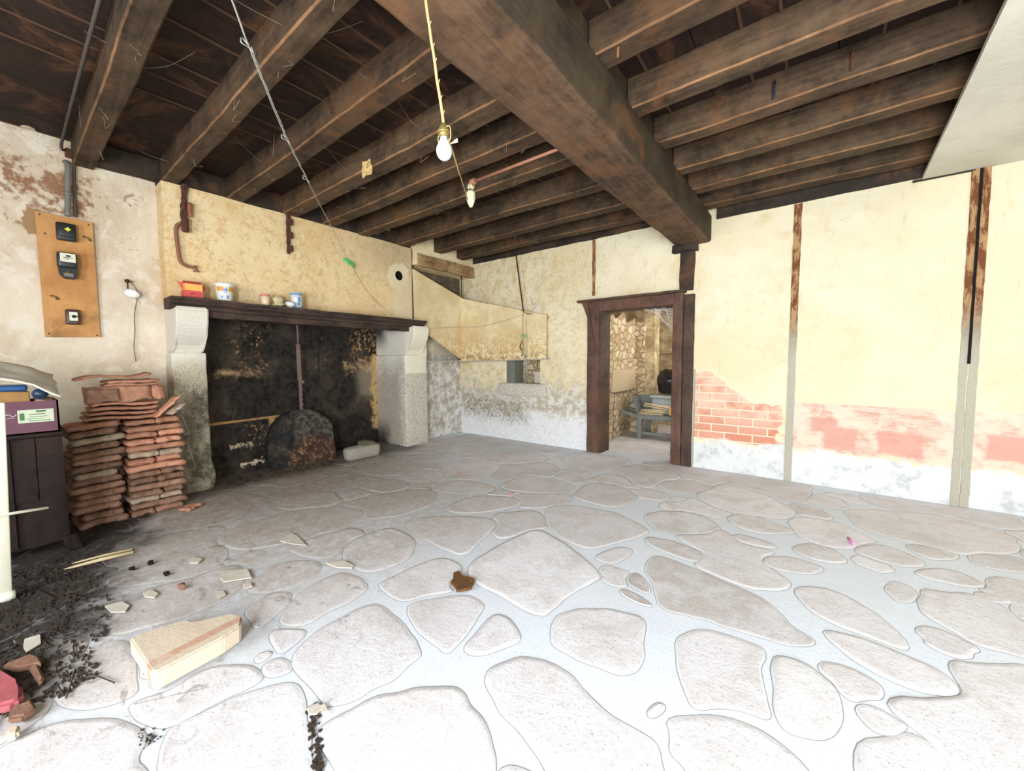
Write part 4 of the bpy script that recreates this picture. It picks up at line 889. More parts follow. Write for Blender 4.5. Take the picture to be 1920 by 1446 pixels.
bm = B(); prism(bm, [(y0+.005, zm+.01), (y1-.002, zm+.01), (y1-.002, zm-.05), (y1-.02, z0), (y0+.04, z0), (y0+.012, zm-.06)][::-1], 0, XF, XF+.06); bmesh.ops.bevel(bm, geom=list(bm.edges), offset=.006, segments=2, affect='EDGES'); lc = obj('terminal_cover', bm, 'black_plastic', t)
bm = B(); gridbox(bm, (XF+.058, y0+.035, z0+.018), (XF+.063, y1-.03, z0+.045), seg=.03); obj('nameplate', bm, 'conduit', t)
bm = B(); lathe(bm, [(.001, 0), (.01, 0), (.008, .012), (.001, .013)], (XF+.06, (y0+y1)/2, zm-.035), 10, axis='x'); gridbox(bm, (XF+.06, (y0+y1)/2-.03, zm-.05), (XF+.064, (y0+y1)/2+.03, zm-.044), seg=.1); obj('terminal_screw', bm, 'brass', lc)
bm = B(); a0, b0, a1, b1 = y0+.018, zm+.05, y1-.012, z1-.012
gridbox(bm, (XF+.088, a0, b0), (XF+.093, a1, b1), seg=.05); w_ = obj('dial_window', bm, 'cream', t)
bm = B(); gridbox(bm, (XF+.093, a0+.035, b1-.03), (XF+.0945, a1-.03, b1-.017), seg=1); gridbox(bm, (XF+.093, a0+.05, b1-.042), (XF+.0945, a1-.05, b1-.037), seg=1); gridbox(bm, (XF+.093, a0+.02, b0+.035), (XF+.0945, a1-.015, b0+.04), seg=1); gridbox(bm, (XF+.093, a0+.02, b0+.022), (XF+.0945, a1-.04, b0+.026), seg=1); obj('dial_print', bm, 'ink', w_)
y0, z1 = wy(121, 580); y1, z0 = wy(151, 610)
t = thing('rotary_switch', 'small brown square switch with cream face low on the meter board', 'switch', (XF, y0, z0))
bm = B(); wbox(bm, XF, y0, z0, XF+.05, y1, z1, .014); obj('case', bm, 'brown_plastic', t)
bm = B(); gridbox(bm, (XF+.05, y0+.022, z0+.035), (XF+.053, y1-.018, z1-.025), seg=1); obj('face', bm, 'cream', t)
bm = B(); cy_, cz_ = (y0+y1)/2+.004, (z0+z1)/2+.004; lathe(bm, [(.014, 0), (.013, .012), (.001, .013)], (XF+.052, cy_, cz_), 12, axis='x'); gridbox(bm, (XF+.053, cy_-.003, cz_-.004), (XF+.067, cy_+.03, cz_+.004), seg=1); obj('knob', bm, 'ink', t)
# conduit and cable above the board, then along the joist
bm = B(); a = at(127, 405, 0, XL+.05); b = at(127, 312, 0, XL+.05); cable(bm, [a, a.lerp(b, .5), b, b+Vector((-.05, -.01, .05))], .02, n=10)
q_ = a.lerp(b, .45); lathe(bm, [(.026, -.012), (.026, .012)], q_, 12)
tag(obj('conduit_pipe', bm, 'conduit'), 'short grey conduit pipe rising from the meter board', 'pipe')
bm = B(); cable(bm, [at(142, 407, 0, XL+.03), at(139, 350, 0, XL+.03), at(137, 288, 0, XL+.04), Vector((-5.36, .425, 3.3)), Vector((-5.0, .425, 3.35)), Vector((-3.5, .425, 3.355)), Vector((-2.0, .425, 3.35)), Vector((-1.5, .425, 3.34))], .011, n=8)
M['dark_cable'] = plain('sooty_cable', srgb(74, 66, 58), .8)
tag(obj('service_cable', bm, 'dark_cable'), 'sooty grey cable climbing from the meter board and running beside the nearest joist', 'cable')
bm = B(); a = at(131, 290, 0, XL+.03); gridbox(bm, a+Vector((-.02, -.03, -.03)), a+Vector((.04, .02, .04)), seg=.03, r=.01, rough=.006); tag(obj('iron_bracket', bm, 'rust'), 'rusty iron bracket at the wall end of the nearest joist', 'bracket')
# lamp holder hanging on a nail
t = thing('hanging_lamp_holder', 'white lamp holder hanging from a nail with loose wire on the left wall', 'lamp', tuple(at(245, 530, 0, XL)))
bm = B(); a = at(238, 527, 0, XL+.02); tube(bm, [a+Vector((-.03, 0, 0)), a+Vector((.03, .03, -.005))], .007, 6); lathe(bm, [(.001, 0), (.02, .003), (.001, .006)], a+Vector((.0, 0, 0)), 8, axis='x'); tube(bm, [a+Vector((.02, 0, 0)), a+Vector((.02, .0, -.08))], .006, 6); obj('nail', bm, 'rust', t)
bm = B(); a = at(247, 551, 0, XL+.05); lathe(bm, [(.001, -.02), (.03, -.018), (.06, -.002), (.062, .006), (.03, .014), (.001, .02)], (0, 0, 0), 20, axis='x')
rm = Matrix.Rotation(.5, 3, 'Y')@Matrix.Rotation(-.4, 3, 'Z')
for v in bm.verts: v.co = a+rm@Vector((v.co.x, v.co.y, v.co.z*.75))
obj('shade', bm, 'white_enamel', t)
bm = B(); X_ = XL+.03; cable(bm, [at(242, 527, 0, X_), at(254, 540, 0, X_), at(258, 553, 0, X_), at(252, 590, 0, X_), at(253, 620, 0, X_), at(251, 650, 0, X_), at(255, 678, 0, X_)], .0035, n=5); obj('wire', bm, 'thin_wire', t)
# ------------------------------------------------------------------ IRONWORK ABOVE THE MANTEL
def iron(name, pieces, label, cat, mat='rust'):
    bm = B()
    for pts, r in pieces: cable(bm, pts, r, n=8)
    return tag(obj(name, bm, mat), label, cat)
XI = XB+.03
w = lambda px, py, X=XI: at(px, py, 0, X)
t = thing('gun_rack_hook', 'chunky rusty double iron hook hanging from the joist end beside the chimney edge', 'hook', tuple(w(345, 430)))
bm = B(); a = w(346, 345); b = w(344, 415)
def twist(bm, a, b, wd, n=12, tw=3):
    prev = None
    for i in range(n+1):
        p = a.lerp(b, i/n); th = tw*i/n*PI; ww = wd*(.75+.4*abs(math.sin(i*1.3)))
        c = [bm.verts.new(p+Vector((math.sin(th+k*PI/2)*.4, math.cos(th+k*PI/2), 0))*ww) for k in range(4)]
        if prev:
            for k in range(4): bm.faces.new((prev[k], prev[(k+1) % 4], c[(k+1) % 4], c[k]))
        else: bm.faces.new(c[::-1])
        prev = c
    bm.faces.new(prev)
twist(bm, a, b, .03, 10, .8); obj('strap', bm, 'rust', t)
bm = B(); a = w(347, 410, XI+.03); gridbox(bm, a+Vector((-.03, -.035, -.14)), a+Vector((.03, .03, .02)), seg=.03, r=.028, rough=.008, nscale=20); obj('hook_end', bm, 'rust', t)
bm = B(); a = w(356, 390, XI+.01); gridbox(bm, a+Vector((-.02, -.025, -.1)), a+Vector((.02, .025, .06)), seg=.03, r=.022, rough=.006, nscale=20); obj('spare_hook', bm, 'rust_pipe', t)
iron('bent_pipe', [([w(341, 418), w(331, 424), w(330, 440), w(334, 470), w(338, 490), w(350, 499), w(366, 502)], .016), ([w(366, 498), w(368, 510)], .012), ([w(362, 508), w(373, 509)], .008)], 'bent red-brown iron pipe with small tap fixed to the chimney plaster', 'pipe', 'rust_pipe')
bm = B(); a = w(540, 375); b = w(541, 476); twist(bm, a, b, .026, 14, .3)
for py in (415, 440, 465): q = w(545, py); gridbox(bm, q+Vector((-.02, -.03, -.05)), q+Vector((.03, .02, .03)), seg=.03, r=.015, rough=.006, nscale=20)
tag(obj('notched_iron', bm, 'rust'), 'notched rusty iron strap hanging over the middle of the mantel', 'iron strap')
bm = B(); tube(bm, [Vector((XB+.01, 4.13, 3.21)), Vector((XB+.015, 4.12, 2.06))], .016, 6); tag(obj('iron_post', bm, 'rust'), 'upright rusty iron rod along the right edge of the chimney', 'rod')
bm = B(); gridbox(bm, (-5.18, 3.93, 2.047), (-5.03, 4.16, 2.062), seg=.05, r=.004, rough=.004); tag(obj('plaster_slab', bm, 'chip'), 'flat white plaster piece at the right end of the mantel', 'plaster piece')
bm = B(); tube(bm, [Vector((-5.16, 5.21, 3.2)), Vector((-5.17, 5.21, 2.5))], .012, 6); tag(obj('iron_rod', bm, 'rust'), 'thin rusty rod dropping to the corner of the hood', 'rod')
# rod and strings in front of the hood
P_ = lambda px, py, Y=5.28: at(px, py, 1, Y)
bm = B(); tube(bm, [P_(967, 475), P_(981, 583)], .011, 6); tag(obj('iron_rod', bm, 'rust'), 'slanting rusty rod hanging from the joists over the hood ledge', 'rod')
t = thing('string_bundle', 'knotted pale and teal strings with green tie hanging from the slanting rod', 'string', tuple(P_(981, 590, 5.22)))
Yf = 5.2
bm = B(); cable(bm, [P_(981, 583, Yf), P_(979, 620, Yf), P_(981, 660, Yf), P_(986, 675, Yf), P_(988, 700, Yf)], .007, n=5); obj('pale_string', bm, 'twine', t)
bm = B()
for a, b, c in (((984, 668), (986, 690), (983, 722)), ((987, 668), (989, 695), (992, 722)), ((986, 600), (988, 640), (987, 668)), ((984, 585), (992, 590), (1002, 578)), ((1002, 578), (1006, 570), (999, 571)), ((999, 571), (996, 560), (994, 556))): cable(bm, [P_(*a, Yf), P_(*b, Yf), P_(*c, Yf)], .0035, n=4)
obj('teal_string', bm, 'blue_string', t)
bm = B()
for a, b, c in (((976, 627), (980, 632), (984, 625)), ((980, 632), (977, 640), (979, 646)), ((975, 632), (980, 628), (985, 634))): cable(bm, [P_(*a, Yf), P_(*b, Yf), P_(*c, Yf)], .007, n=4)
obj('green_tie', bm, 'green_string', t)
bm = B(); cable(bm, [P_(979, 640, Yf), P_(975, 652, Yf), P_(981, 660, Yf), P_(978, 668, Yf)], .009, n=6, wob=.008); obj('knot', bm, 'rust', t)
bm = B(); cable(bm, [P_(978, 582, Yf), P_(988, 588, Yf), P_(996, 588, Yf)], .007, n=6, wob=.008); obj('knot', bm, 'stud', t)
bm = B(); cable(bm, [at(802, 616, 0, -5.0), at(850, 614, 0, -5.1), P_(900, 612, 5.2), P_(950, 600, 5.2), P_(980, 590, 5.2)], .002, n=4); tag(obj('thin_line', bm, 'blue_string'), 'hair-thin line sagging from the mantel end to the hood rod', 'line')
# ------------------------------------------------------------------ THINGS ON THE MANTEL
ZM = 2.047; XM = -5.07
def my(px, X=XM): return at(px, 565, 0, X).y
y0, y1 = my(339), my(381)
t = thing('red_carton', 'open red carton with yellow label, leftmost on the mantel', 'carton', (XM, y0, ZM))
h = at(360, 527, 0, XM+.04).z-ZM; h = max(.17, min(h, .24))
bm = B(); gridbox(bm, (XM-.06, y0+.02, ZM), (XM+.05, y1-.01, ZM+h-.03), seg=1); prism(bm, [(ZM+h-.03, XM-.06), (ZM+h-.03, XM+.05), (ZM+h, XM+.01), (ZM+h, XM-.02)], 1, y0+.025, y1-.015); obj('body', bm, 'red_card', t)
bm = B(); gridbox(bm, (XM+.050, y0+.024, ZM+h*.45), (XM+.053, y1-.014, ZM+h*.82), seg=1); gridbox(bm, (XM-.04, y0+.017, ZM+h*.45), (XM+.048, y0+.02, ZM+h*.82), seg=1); obj('label', bm, 'orange_card', t)
bm = B(); gridbox(bm, (XM+.0505, y0+.07, ZM+h*.26), (XM+.0515, y0+.12, ZM+h*.29), seg=1); gridbox(bm, (XM+.0505, y0+.14, ZM+h*.24), (XM+.0515, y0+.15, ZM+h*.28), seg=1); obj('print', bm, 'ink', t)
bm = B(); prism(bm, [(ZM+h-.06, y0+.02), (ZM+h-.01, y0-.025), (ZM+h-.09, y0+.02)][::1] and [(y0+.02, ZM+h-.10), (y0+.02, ZM+h-.04), (y0-.03, ZM+h-.01)], 0, XM+.02, XM+.03); obj('flap', bm, 'red_card', t); bm = B(); prism(bm, [(y1-.01, ZM+.09), (y1+.02, ZM+.1), (y1+.035, ZM+.15), (y1+.02, ZM+h-.04), (y1-.01, ZM+h-.03)], 0, XM-.02, XM+.0); obj('flap', bm, 'red_card', t)
y0, y1 = my(403), my(440); cy = (y0+y1)/2; R_ = .070
t = thing('yogurt_tub', 'white plastic tub with orange and blue print, second on the mantel', 'tub', (XM, cy, ZM))
bm = B(); lathe(bm, [(.001, 0), (R_*.82, 0), (R_*.98, .135), (R_*1.06, .137), (R_*1.06, .15), (R_*.97, .15), (R_*.8, .01), (.001, .01)], (XM, cy, ZM), 28); obj('body', bm, 'white_plastic', t)
def patchl(bm, c, r0, r1, z0, z1, a0, a1, n=8):
    V = [];
    for i in range(n+1):
        a = a0+(a1-a0)*i/n; V.append([bm.verts.new((c[0]+r*math.cos(a), c[1]+r*math.sin(a), z)) for r, z in ((r0, z0), (r1, z1))])
    for i in range(n): bm.faces.new((V[i][0], V[i+1][0], V[i+1][1], V[i][1]))
rr = lambda z_: R_*(.82+.16*z_/.135)+.0015
for a0, a1 in ((-1.25, -.45), (.2, 1.15)): bm = B(); patchl(bm, (XM, cy), rr(.085), rr(.122), ZM+.085, ZM+.122, a0, a1); obj('orange_print', bm, 'orange_print', t)
bm = B(); patchl(bm, (XM, cy), rr(.025), rr(.05), ZM+.025, ZM+.05, -.05, .2, 3); obj('blue_print', bm, 'blue_print', t); bm = B(); patchl(bm, (XM, cy), rr(.07), rr(.115), ZM+.07, ZM+.115, -.38, -.3, 2); obj('blue_print', bm, 'blue_print', t); bm = B(); patchl(bm, (XM, cy), rr(.07), rr(.115), ZM+.07, ZM+.115, -.15, -.02, 2); patchl(bm, (XM, cy), rr(.09), rr(.1), ZM+.09, ZM+.1, -.4, .15, 4); obj('blue_print', bm, 'blue_print', t); bm = B(); patchl(bm, (XM, cy), rr(.03), rr(.045), ZM+.03, ZM+.045, -.7, -.5, 3); obj('blue_print', bm, 'blue_print', t)
t.scale = (1.18, 1.18, 1.28)
bm = B(); lathe(bm, [(.001, 0), (.045, 0), (.05, .03), (.001, .032)], (XM-.05, my(388), ZM), 14); tag(obj('jar_lid', bm, 'brown_card'), 'dull brown lid lying behind the red carton on the mantel', 'lid')
cy = my(496)
t = thing('small_jar', 'small cloudy jar with pink lid in the middle of the mantel', 'jar', (XM+.02, cy, ZM))
bm = B(); lathe(bm, [(.001, 0), (.03, 0), (.033, .02), (.037, .07), (.036, .075)], (XM+.02, cy, ZM), 18); obj('glass', bm, 'glass_jar', t)
bm = B(); lathe(bm, [(.039, 0), (.041, .002), (.041, .014), (.038, .016), (.001, .016)], (XM+.02, cy, ZM+.073), 18); obj('lid', bm, 'pink_lid', t); t.scale = (1.3, 1.3, 1.45)
bm = B()
cy = my(521)
for k in range(9):
    th = k*.7; cable(bm, [(XM+.01+.03*math.cos(th), cy+.05*math.sin(th), ZM+.012+.008*k), (XM+.02*math.cos(th*2), cy+.045*math.cos(th*1.3), ZM+.03+.008*k), (XM+.03*math.sin(th*1.7), cy-.05*math.cos(th), ZM+.015+.007*k)], .007, n=5)
gridbox(bm, (XM-.03, cy-.04, ZM+.002), (XM+.03, cy+.04, ZM+.085), seg=.02, r=.02, rough=.02, nscale=22)
for v in bm.verts: v.co = Vector((XM+(v.co.x-XM)*1.2, cy+(v.co.y-cy)*1.25, ZM+(v.co.z-ZM)*1.45))
tag(obj('crumpled_paper', bm, 'paper'), 'crumpled yellowed paper ball with twisted ends on the mantel', 'paper')
cy = my(540)
t = thing('small_bowl', 'small pale metal bowl between the paper ball and the tin can', 'bowl', (XM+.05, cy, ZM))
bm = B(); lathe(bm, [(.001, 0), (.02, 0), (.04, .02), (.05, .045), (.047, .045), (.035, .02), (.001, .006)], (XM+.06, cy, ZM), 20); obj('bowl', bm, 'tin', t)
bm = B(); cable(bm, [(XM+.10, cy+.04, ZM+.045), (XM+.10, cy+.08, ZM+.05), (XM+.09, cy+.09, ZM+.03)], .004, n=5); obj('handle', bm, 'tin', t); t.scale = (1.2, 1.2, 1.4)
cy = my(556)
t = thing('tin_can', 'white tin can with blue bands, rightmost on the mantel', 'can', (XM, cy, ZM))
bm = B(); lathe(bm, [(.001, 0), (.05, 0), (.05, .145), (.047, .147), (.046, .14), (.046, .02), (.001, .02)], (XM, cy, ZM), 24); obj('body', bm, 'tin', t)
bm = B(); lathe(bm, [(.0508, 0), (.0515, .001), (.0515, .012), (.0508, .013)], (XM, cy, ZM+.122), 24); lathe(bm, [(.0508, 0), (.0515, .001), (.0515, .008), (.0508, .009)], (XM, cy, ZM+.006), 24); patchl(bm, (XM, cy), .0515, .0515, ZM+.03, ZM+.1, -.2, .3, 4); obj('blue_band', bm, 'blue_print', t); t.scale = (1.3, 1.3, 1.36)
# ------------------------------------------------------------------ PENDANT BULB, COUNTERWEIGHT, WIRES
Yb = 1.06; bt = at(832, 243, 1, Yb); bb = at(833, 301, 1, Yb)
t = thing('pendant_bulb', 'unlit white light bulb hanging on old twisted cord from the ceiling', 'light bulb', tuple(bt))
L = bt.z-bb.z
bm = B(); lathe(bm, [(.001, 0), (.012, .002), (.022, .010), (.028, .022), (.030, .034), (.028, .046), (.022, .060), (.0145, .076), (.0125, .084), (.012, .088)], tuple(bb), 28); obj('glass', bm, 'bulb', t)
bm = B(); z_ = bb.z+.084; lathe(bm, [(.013, 0), (.018, .002), (.019, .03), (.015, .036), (.010, .048), (.006, .052)], (bb.x, bb.y, z_), 18); lathe(bm, [(.023, .012), (.025, .014), (.025, .02), (.023, .022)], (bb.x, bb.y, z_), 18); obj('socket', bm, 'brass', t)
bm = B(); zt_ = z_+.048; top = at(798, 0, 1, Yb)
tp = Vector((bb.x, bb.y, zt_)); dr = (top-tp)
end = tp+dr*((2.865-tp.z)/dr.z)
cable(bm, [tp, tp+dr*.3, tp+dr*.65, end], .0055, sub=14, wob=.003)
for s_ in (.08, .2, .33, .5, .62, .8): q = tp+dr*s_; cable(bm, [q, q+Vector((.008, .004, .012)), q+Vector((.007, 0, -.002)), q+Vector((0, 0, -.006))], .0009, n=4)
cable(bm, [tp+Vector((0, 0, -.01)), tp+Vector((-.03, 0, -.035)), tp+Vector((-.028, 0, -.06)), tp+Vector((-.015, 0, -.05))], .002, n=4)
cable(bm, [tp+Vector((0, 0, -.01)), tp+Vector((.032, 0, -.02)), tp+Vector((.036, 0, -.06)), tp+Vector((.02, 0, -.07))], .002, n=4)
obj('cord', bm, 'twine', t)
bm = B(); q = at(853, 266, 1, Yb); prism(bm, [(q.x-.022, q.z+.0), (q.x+.012, q.z-.006), (q.x+.014, q.z+.008)][::1] and [(q.z, q.x-.022), (q.z+.008, q.x+.012), (q.z-.006, q.x+.014)], 1, Yb-.002, Yb+.002); obj('switch_tab', bm, 'paper', t)
# counterweight on its pulley and the pipe that carries it
c0 = Vector((-2.31, 2.45, 0)); zr = 2.875
bm = B(); tube(bm, [(-2.28, 2.45, zr), (-1.47, 2.45, zr)], .011, 8); lathe(bm, [(.02, 0), (.026, .01), (.026, .05), (.02, .06)], (-2.31, 2.45, zr), 12, axis='x'); tag(obj('copper_rod', bm, 'rust_pipe'), 'thin copper-brown rod jutting from the main beam under the joists', 'rod')
wt = at(883, 360, 1, 2.45); wbm = at(883, 389, 1, 2.45)
t = thing('pulley_weight', 'yellowed porcelain pulley weight hanging at the end of the copper rod', 'pulley weight', tuple(wt))
bm = B(); lathe(bm, [(.001, 0), (.012, .003), (.026, .03), (.036, .065), (.038, .09), (.036, .105), (.038, .11), (.03, .128), (.012, .138), (.001, .139)], (wbm.x, wbm.y, wbm.z), 22); obj('weight', bm, 'porcelain', t)
bm = B(); lathe(bm, [(.001, -.02), (.026, -.018), (.016, 0), (.026, .018), (.001, .02)], (wbm.x, wbm.y-.0, zr-.03), 16, axis='y'); obj('pulley_wheel', bm, 'porcelain', t)
bm = B(); tube(bm, [(wbm.x-.02, wbm.y-.03, zr-.02), (wbm.x-.012, wbm.y-.04, wbm.z+.05)], .003, 5); tube(bm, [(wbm.x+.02, wbm.y-.03, zr-.02), (wbm.x+.02, wbm.y-.03, wbm.z+.12)], .003, 5); tube(bm, [(wbm.x, wbm.y, zr), (wbm.x, wbm.y, wbm.z+.13)], .003, 5); obj('cord_loop', bm, 'thin_wire', t)
bm = B(); e = Vector((wbm.x-.0, wbm.y-.04, wbm.z+.055)); s0 = tp+Vector((.005, 0, -.005)); cable(bm, [s0, s0.lerp(e, .33)+Vector((0, 0, -.004)), s0.lerp(e, .66), e], .0035, sub=10, wob=.002); tag(obj('pull_cord', bm, 'twine'), 'slack twine running from the pendant bulb to the pulley weight', 'cord')
# long wire from ceiling to mantel, with clothes peg
z_ = 3.14
pts = [at(435, 0, 2, 3.15), at(466, 85, 2, 3.10), at(500, 170, 2, 3.09), at(537, 260, 2, 3.09), at(575, 335, 2, 3.1), at(600, 385, 2, 3.12), at(622, 425, 2, 3.14)]
bm = B(); cable(bm, [pts[0]+(pts[0]-pts[1])*.5]+pts, .005, sub=14, wob=.004); cable(bm, [p+Vector((.0, .012, -.006)) for p in pts[1:5]], .003, sub=14, wob=.008)
for k in (1, 3, 4, 6): q = pts[k]; cable(bm, [q, q+Vector((.0, -.03, .02)), q+Vector((.02, -.04, -.02)), q+Vector((0, 0, -.01)), q+Vector((.01, .02, -.03))], .004, n=5)
tag(obj('twisted_wire', bm, 'wire'), 'long twisted pale wire slung under the joists towards the mantel', 'wire')
XW = XB+.03
bm = B(); cable(bm, [pts[-1], at(655, 490, 0, XW), at(690, 548, 0, XW), at(735, 592, 0, XW+.05)], .0022, sub=8, n=4); tag(obj('thin_line', bm, 'thin_wire'), 'dark thin line running down the chimney plaster from the twisted wire', 'line')
t = thing('clothes_peg', 'bright green plastic clothes peg clipped on the thin line above the mantel', 'clothes peg', tuple(at(656, 493, 0, XW+.02)))
for k in (0, 1):
    bm = B(); a = at(645, 484+k*2, 0, XW+.02); b = at(666, 497+k*5, 0, XW+.02); tube(bm, [a, a.lerp(b, .5)+Vector((.0, .0, .006*(1-2*k))), b], [.008, .011, .009], 6); obj('jaw', bm, 'green_plastic', t)
bm = B(); a = at(656, 492, 0, XW+.035); lathe(bm, [(.006, -.01), (.006, .01)], a, 8, axis='x'); obj('spring', bm, 'thin_wire', t)
# iron hooks on a right-hand joist
for (px, py, lab) in ((1452, 178, 'black iron hook on the third joist right of the beam, nearer the beam'), (1598, 122, 'dusty iron hook on the third joist right of the beam, farther from the beam')):
    p = at(px, py-14, 1, 3.43); bm = B(); cable(bm, [p+Vector((0, .02, .03)), p+Vector((0, -.03, .02)), p+Vector((0, -.035, -.05)), p+Vector((0, -.03, -.09))], [.01][0], n=7); tag(obj('iron_hook', bm, 'rust' if px > 1500 else 'black_plastic'), lab, 'hook', 'hooks on the joist')
bm = B(); p = at(1160, 92, 1, 2.235); tube(bm, [p+Vector((0, .02, .02)), p+Vector((0, -.01, .0)), p+Vector((0, -.01, -.05))], .008, 6); tag(obj('wooden_peg', bm, 'joist_edge'), 'short wooden peg in the side of the broad orange-brown joist', 'peg')
# ------------------------------------------------------------------ TILE PILE
def tile_mesh(w, L, th, curve, wav, seed, nx=5, ny=9):
    """a roof tile: w across (y), L deep (x, towards the wall), arched section"""
    bm = B(); V = {}
    for s in (0, 1):
        for i in range(nx+1):
            for j in range(ny+1):
                u = j/ny; y_ = (u-.5)*w; x_ = -L*i/nx
                z_ = curve*(1-(2*u-1)**2)+wav*math.sin(u*2*PI)+(th if s else 0)
                p = Vector((x_, y_, z_))+nz(Vector((x_*2, y_*3, seed*7.3+s)), 6, .008)
                p.x += .035*noise.noise(Vector((u*4, seed, 0)))*(1 if i == 0 else 0); V[s, i, j] = bm.verts.new(p)
    for i in range(nx):
        for j in range(ny):
            bm.faces.new((V[1, i, j], V[1, i+1, j], V[1, i+1, j+1], V[1, i, j+1])); bm.faces.new((V[0, i, j+1], V[0, i+1, j+1], V[0, i+1, j], V[0, i, j]))
    for i in range(nx):
        for j in (0, ny): bm.faces.new((V[0, i, j], V[0, i+1, j], V[1, i+1, j], V[1, i, j]))
    for j in range(ny):
        for i in (0, nx): bm.faces.new((V[0, i, j], V[1, i, j], V[1, i, j+1], V[0, i, j+1]))
    for f in bm.faces: f.smooth = True
    bmesh.ops.recalc_face_normals(bm, faces=bm.faces); bmesh.ops.bevel(bm, geom=[e for e in bm.edges if e.calc_face_angle(0) > 1.0], offset=th*.22, segments=2, affect='EDGES')
    me = bpy.data.meshes.new('roof_tile'); bm.to_mesh(me); bm.free(); return me
def put_tile(me, mat, loc, rx, ry, rz, label, group):
    o = bpy.data.objects.new('roof_tile', me); C.objects.link(o); o.location = loc; o.rotation_euler = (rx, ry, rz); me.materials.clear(); me.materials.append(M[mat]); tag(o, label, 'roof tile', group); return o
nums = ['lowest', 'second', 'third', 'fourth', 'fifth', 'sixth', 'seventh', 'eighth', 'ninth', 'tenth', 'eleventh', 'twelfth', 'thirteenth', 'fourteenth', 'fifteenth', 'sixteenth', 'seventeenth', 'eighteenth', 'nineteenth', 'twentieth', 'twenty-first', 'twenty-second']
rt = random.Random(5)
# left column: y .29-.60 ; right column two half-width tiles per layer: y .63-1.03
lay_h = .0595
for k in range(15):
    z_ = .004+k*lay_h; wd = rt.uniform(.25, .34); x_ = -4.80+rt.uniform(-.03, .03)
    th = .044; cv = rt.choice([0, .004, .009]); mat = 'tile_grey' if k in (12, 7) else ('tile_old' if k < 14 else 'tile_new')
    me = tile_mesh(wd, .36, th, cv, 0, k); tilt = (.02+.006*k if k < 13 else .10) if k > 3 else 0
    put_tile(me, mat, (x_, .455+rt.uniform(-.02, .02), z_), (.03+.05*(k > 9))*(k > 2)+rt.uniform(-.012, .012), 0, rt.uniform(-.12, .12), 'weathered clay roof tile, %s up from the floor in the left column of the pile' % nums[k], 'tiles in the left column')
for k in range(15):
    z_ = .004+k*lay_h; mat = 'tile_grey' if k in (9, 2) else ('tile_old' if k < 7 else 'tile_new')
    if k % 3 == 1:
        me = tile_mesh(rt.uniform(.35, .42), .38, .043, rt.choice([0, .006]), 0, 40+k); put_tile(me, mat, (-4.76+rt.uniform(-.02, .02), .83+rt.uniform(-.01, .01), z_), rt.uniform(-.01, .01), 0, rt.uniform(-.06, .06), 'broad clay roof tile, %s up from the floor in the right column of the pile' % nums[k], 'tiles in the right column')
    else:
        s_ = rt.uniform(.42, .62); W_ = rt.uniform(.36, .40)
        for q in (0, 1):
            w_ = W_*(s_ if q == 0 else 1-s_)-.006; c_y = .635+(w_/2 if q == 0 else W_*s_+w_/2)+rt.uniform(-.006, .006)
            me = tile_mesh(w_, .36, rt.uniform(.038, .046), rt.choice([.0, .006]), 0, 60+k*2+q); put_tile(me, mat, (-4.77+rt.uniform(-.04, .035), c_y, z_), rt.uniform(-.03, .03), 0, rt.uniform(-.12, .12), 'broken clay roof tile, %s half, %s up from the floor in the right column' % ('left' if q == 0 else 'right', nums[k]), 'tiles in the right column')
zz = .004+15*lay_h+.010
top_l = ['flat', 'wavy-edged', 'smooth-faced', 'slightly slipped', 'thin', 'broad']
for k in range(4):
    me = tile_mesh(.46-.01*k, .36, .022, .0, .009, 120+k, ny=16); put_tile(me, 'tile_new', (-4.78, .62+.012*k, zz+k*.040), 0, 0, rt.uniform(-.04, .04), 'clean orange interlocking tile, %s of those laid across both columns' % nums[k], 'tiles laid across the top')
zz += 4*.040-.004
# leaning and arched tiles at the top
me = tile_mesh(.42, .14, .02, .0, .0, 200)
o = put_tile(me, 'tile_new', (-4.74, .60, zz), 0, 1.2, 0, 'large clean orange tile standing face-out near the top of the pile', 'tiles at the top of the pile')
me = tile_mesh(.20, .11, .016, 0, 0, 201); put_tile(me, 'tile_old', (-4.70, .50, zz+.01), -.12, 1.15, .0, 'small dusty tile leaning on the face-out orange tile', 'tiles at the top of the pile')
me = tile_mesh(.09, .13, .018, .02, 0, 202); put_tile(me, 'tile_new', (-4.76, .855, zz), 0, 1.2, 0, 'rounded end of a ridge tile right of the face-out tile', 'tiles at the top of the pile')
me = tile_mesh(.34, .36, .022, 0, 0.006, 203); put_tile(me, 'tile_new', (-4.80, .70, zz+.130), .04, 0, 0, 'narrow orange tile on top, its grooved edge to the front', 'tiles at the top of the pile')
me = tile_mesh(.34, .36, .022, 0, .004, 204); put_tile(me, 'tile_new', (-4.79, .72, zz+.158), .03, 0, .05, 'second narrow orange tile on top of the grooved one', 'tiles at the top of the pile')
me = tile_mesh(.48, .30, .018, .0, .018, 205, ny=18); put_tile(me, 'tile_new', (-4.84, .60, zz+.205), .10, 0, 0, 'topmost wavy tile crowning the whole pile', 'tiles at the top of the pile')
me = tile_mesh(.26, .12, .02, .0, 0, 206); put_tile(me, 'tile_new', (-4.74, .93, .98), .75, 0, .2, 'loose slanting tile fragment at the right shoulder of the pile', 'tiles at the top of the pile')
me = tile_mesh(.15, .1, .018, .0, 0, 207); put_tile(me, 'tile_grey', (-4.72, 1.0, .955), .6, 0, .4, 'small pale-edged fragment beside the slanting tile', 'tiles at the top of the pile')
me = tile_mesh(.14, .12, .03, 0, 0, 208); put_tile(me, 'tile_new', (-4.62, 1.05, .005), .1, 0, .5, 'small tile shard on the floor at the foot of the pile', 'tiles at the top of the pile')
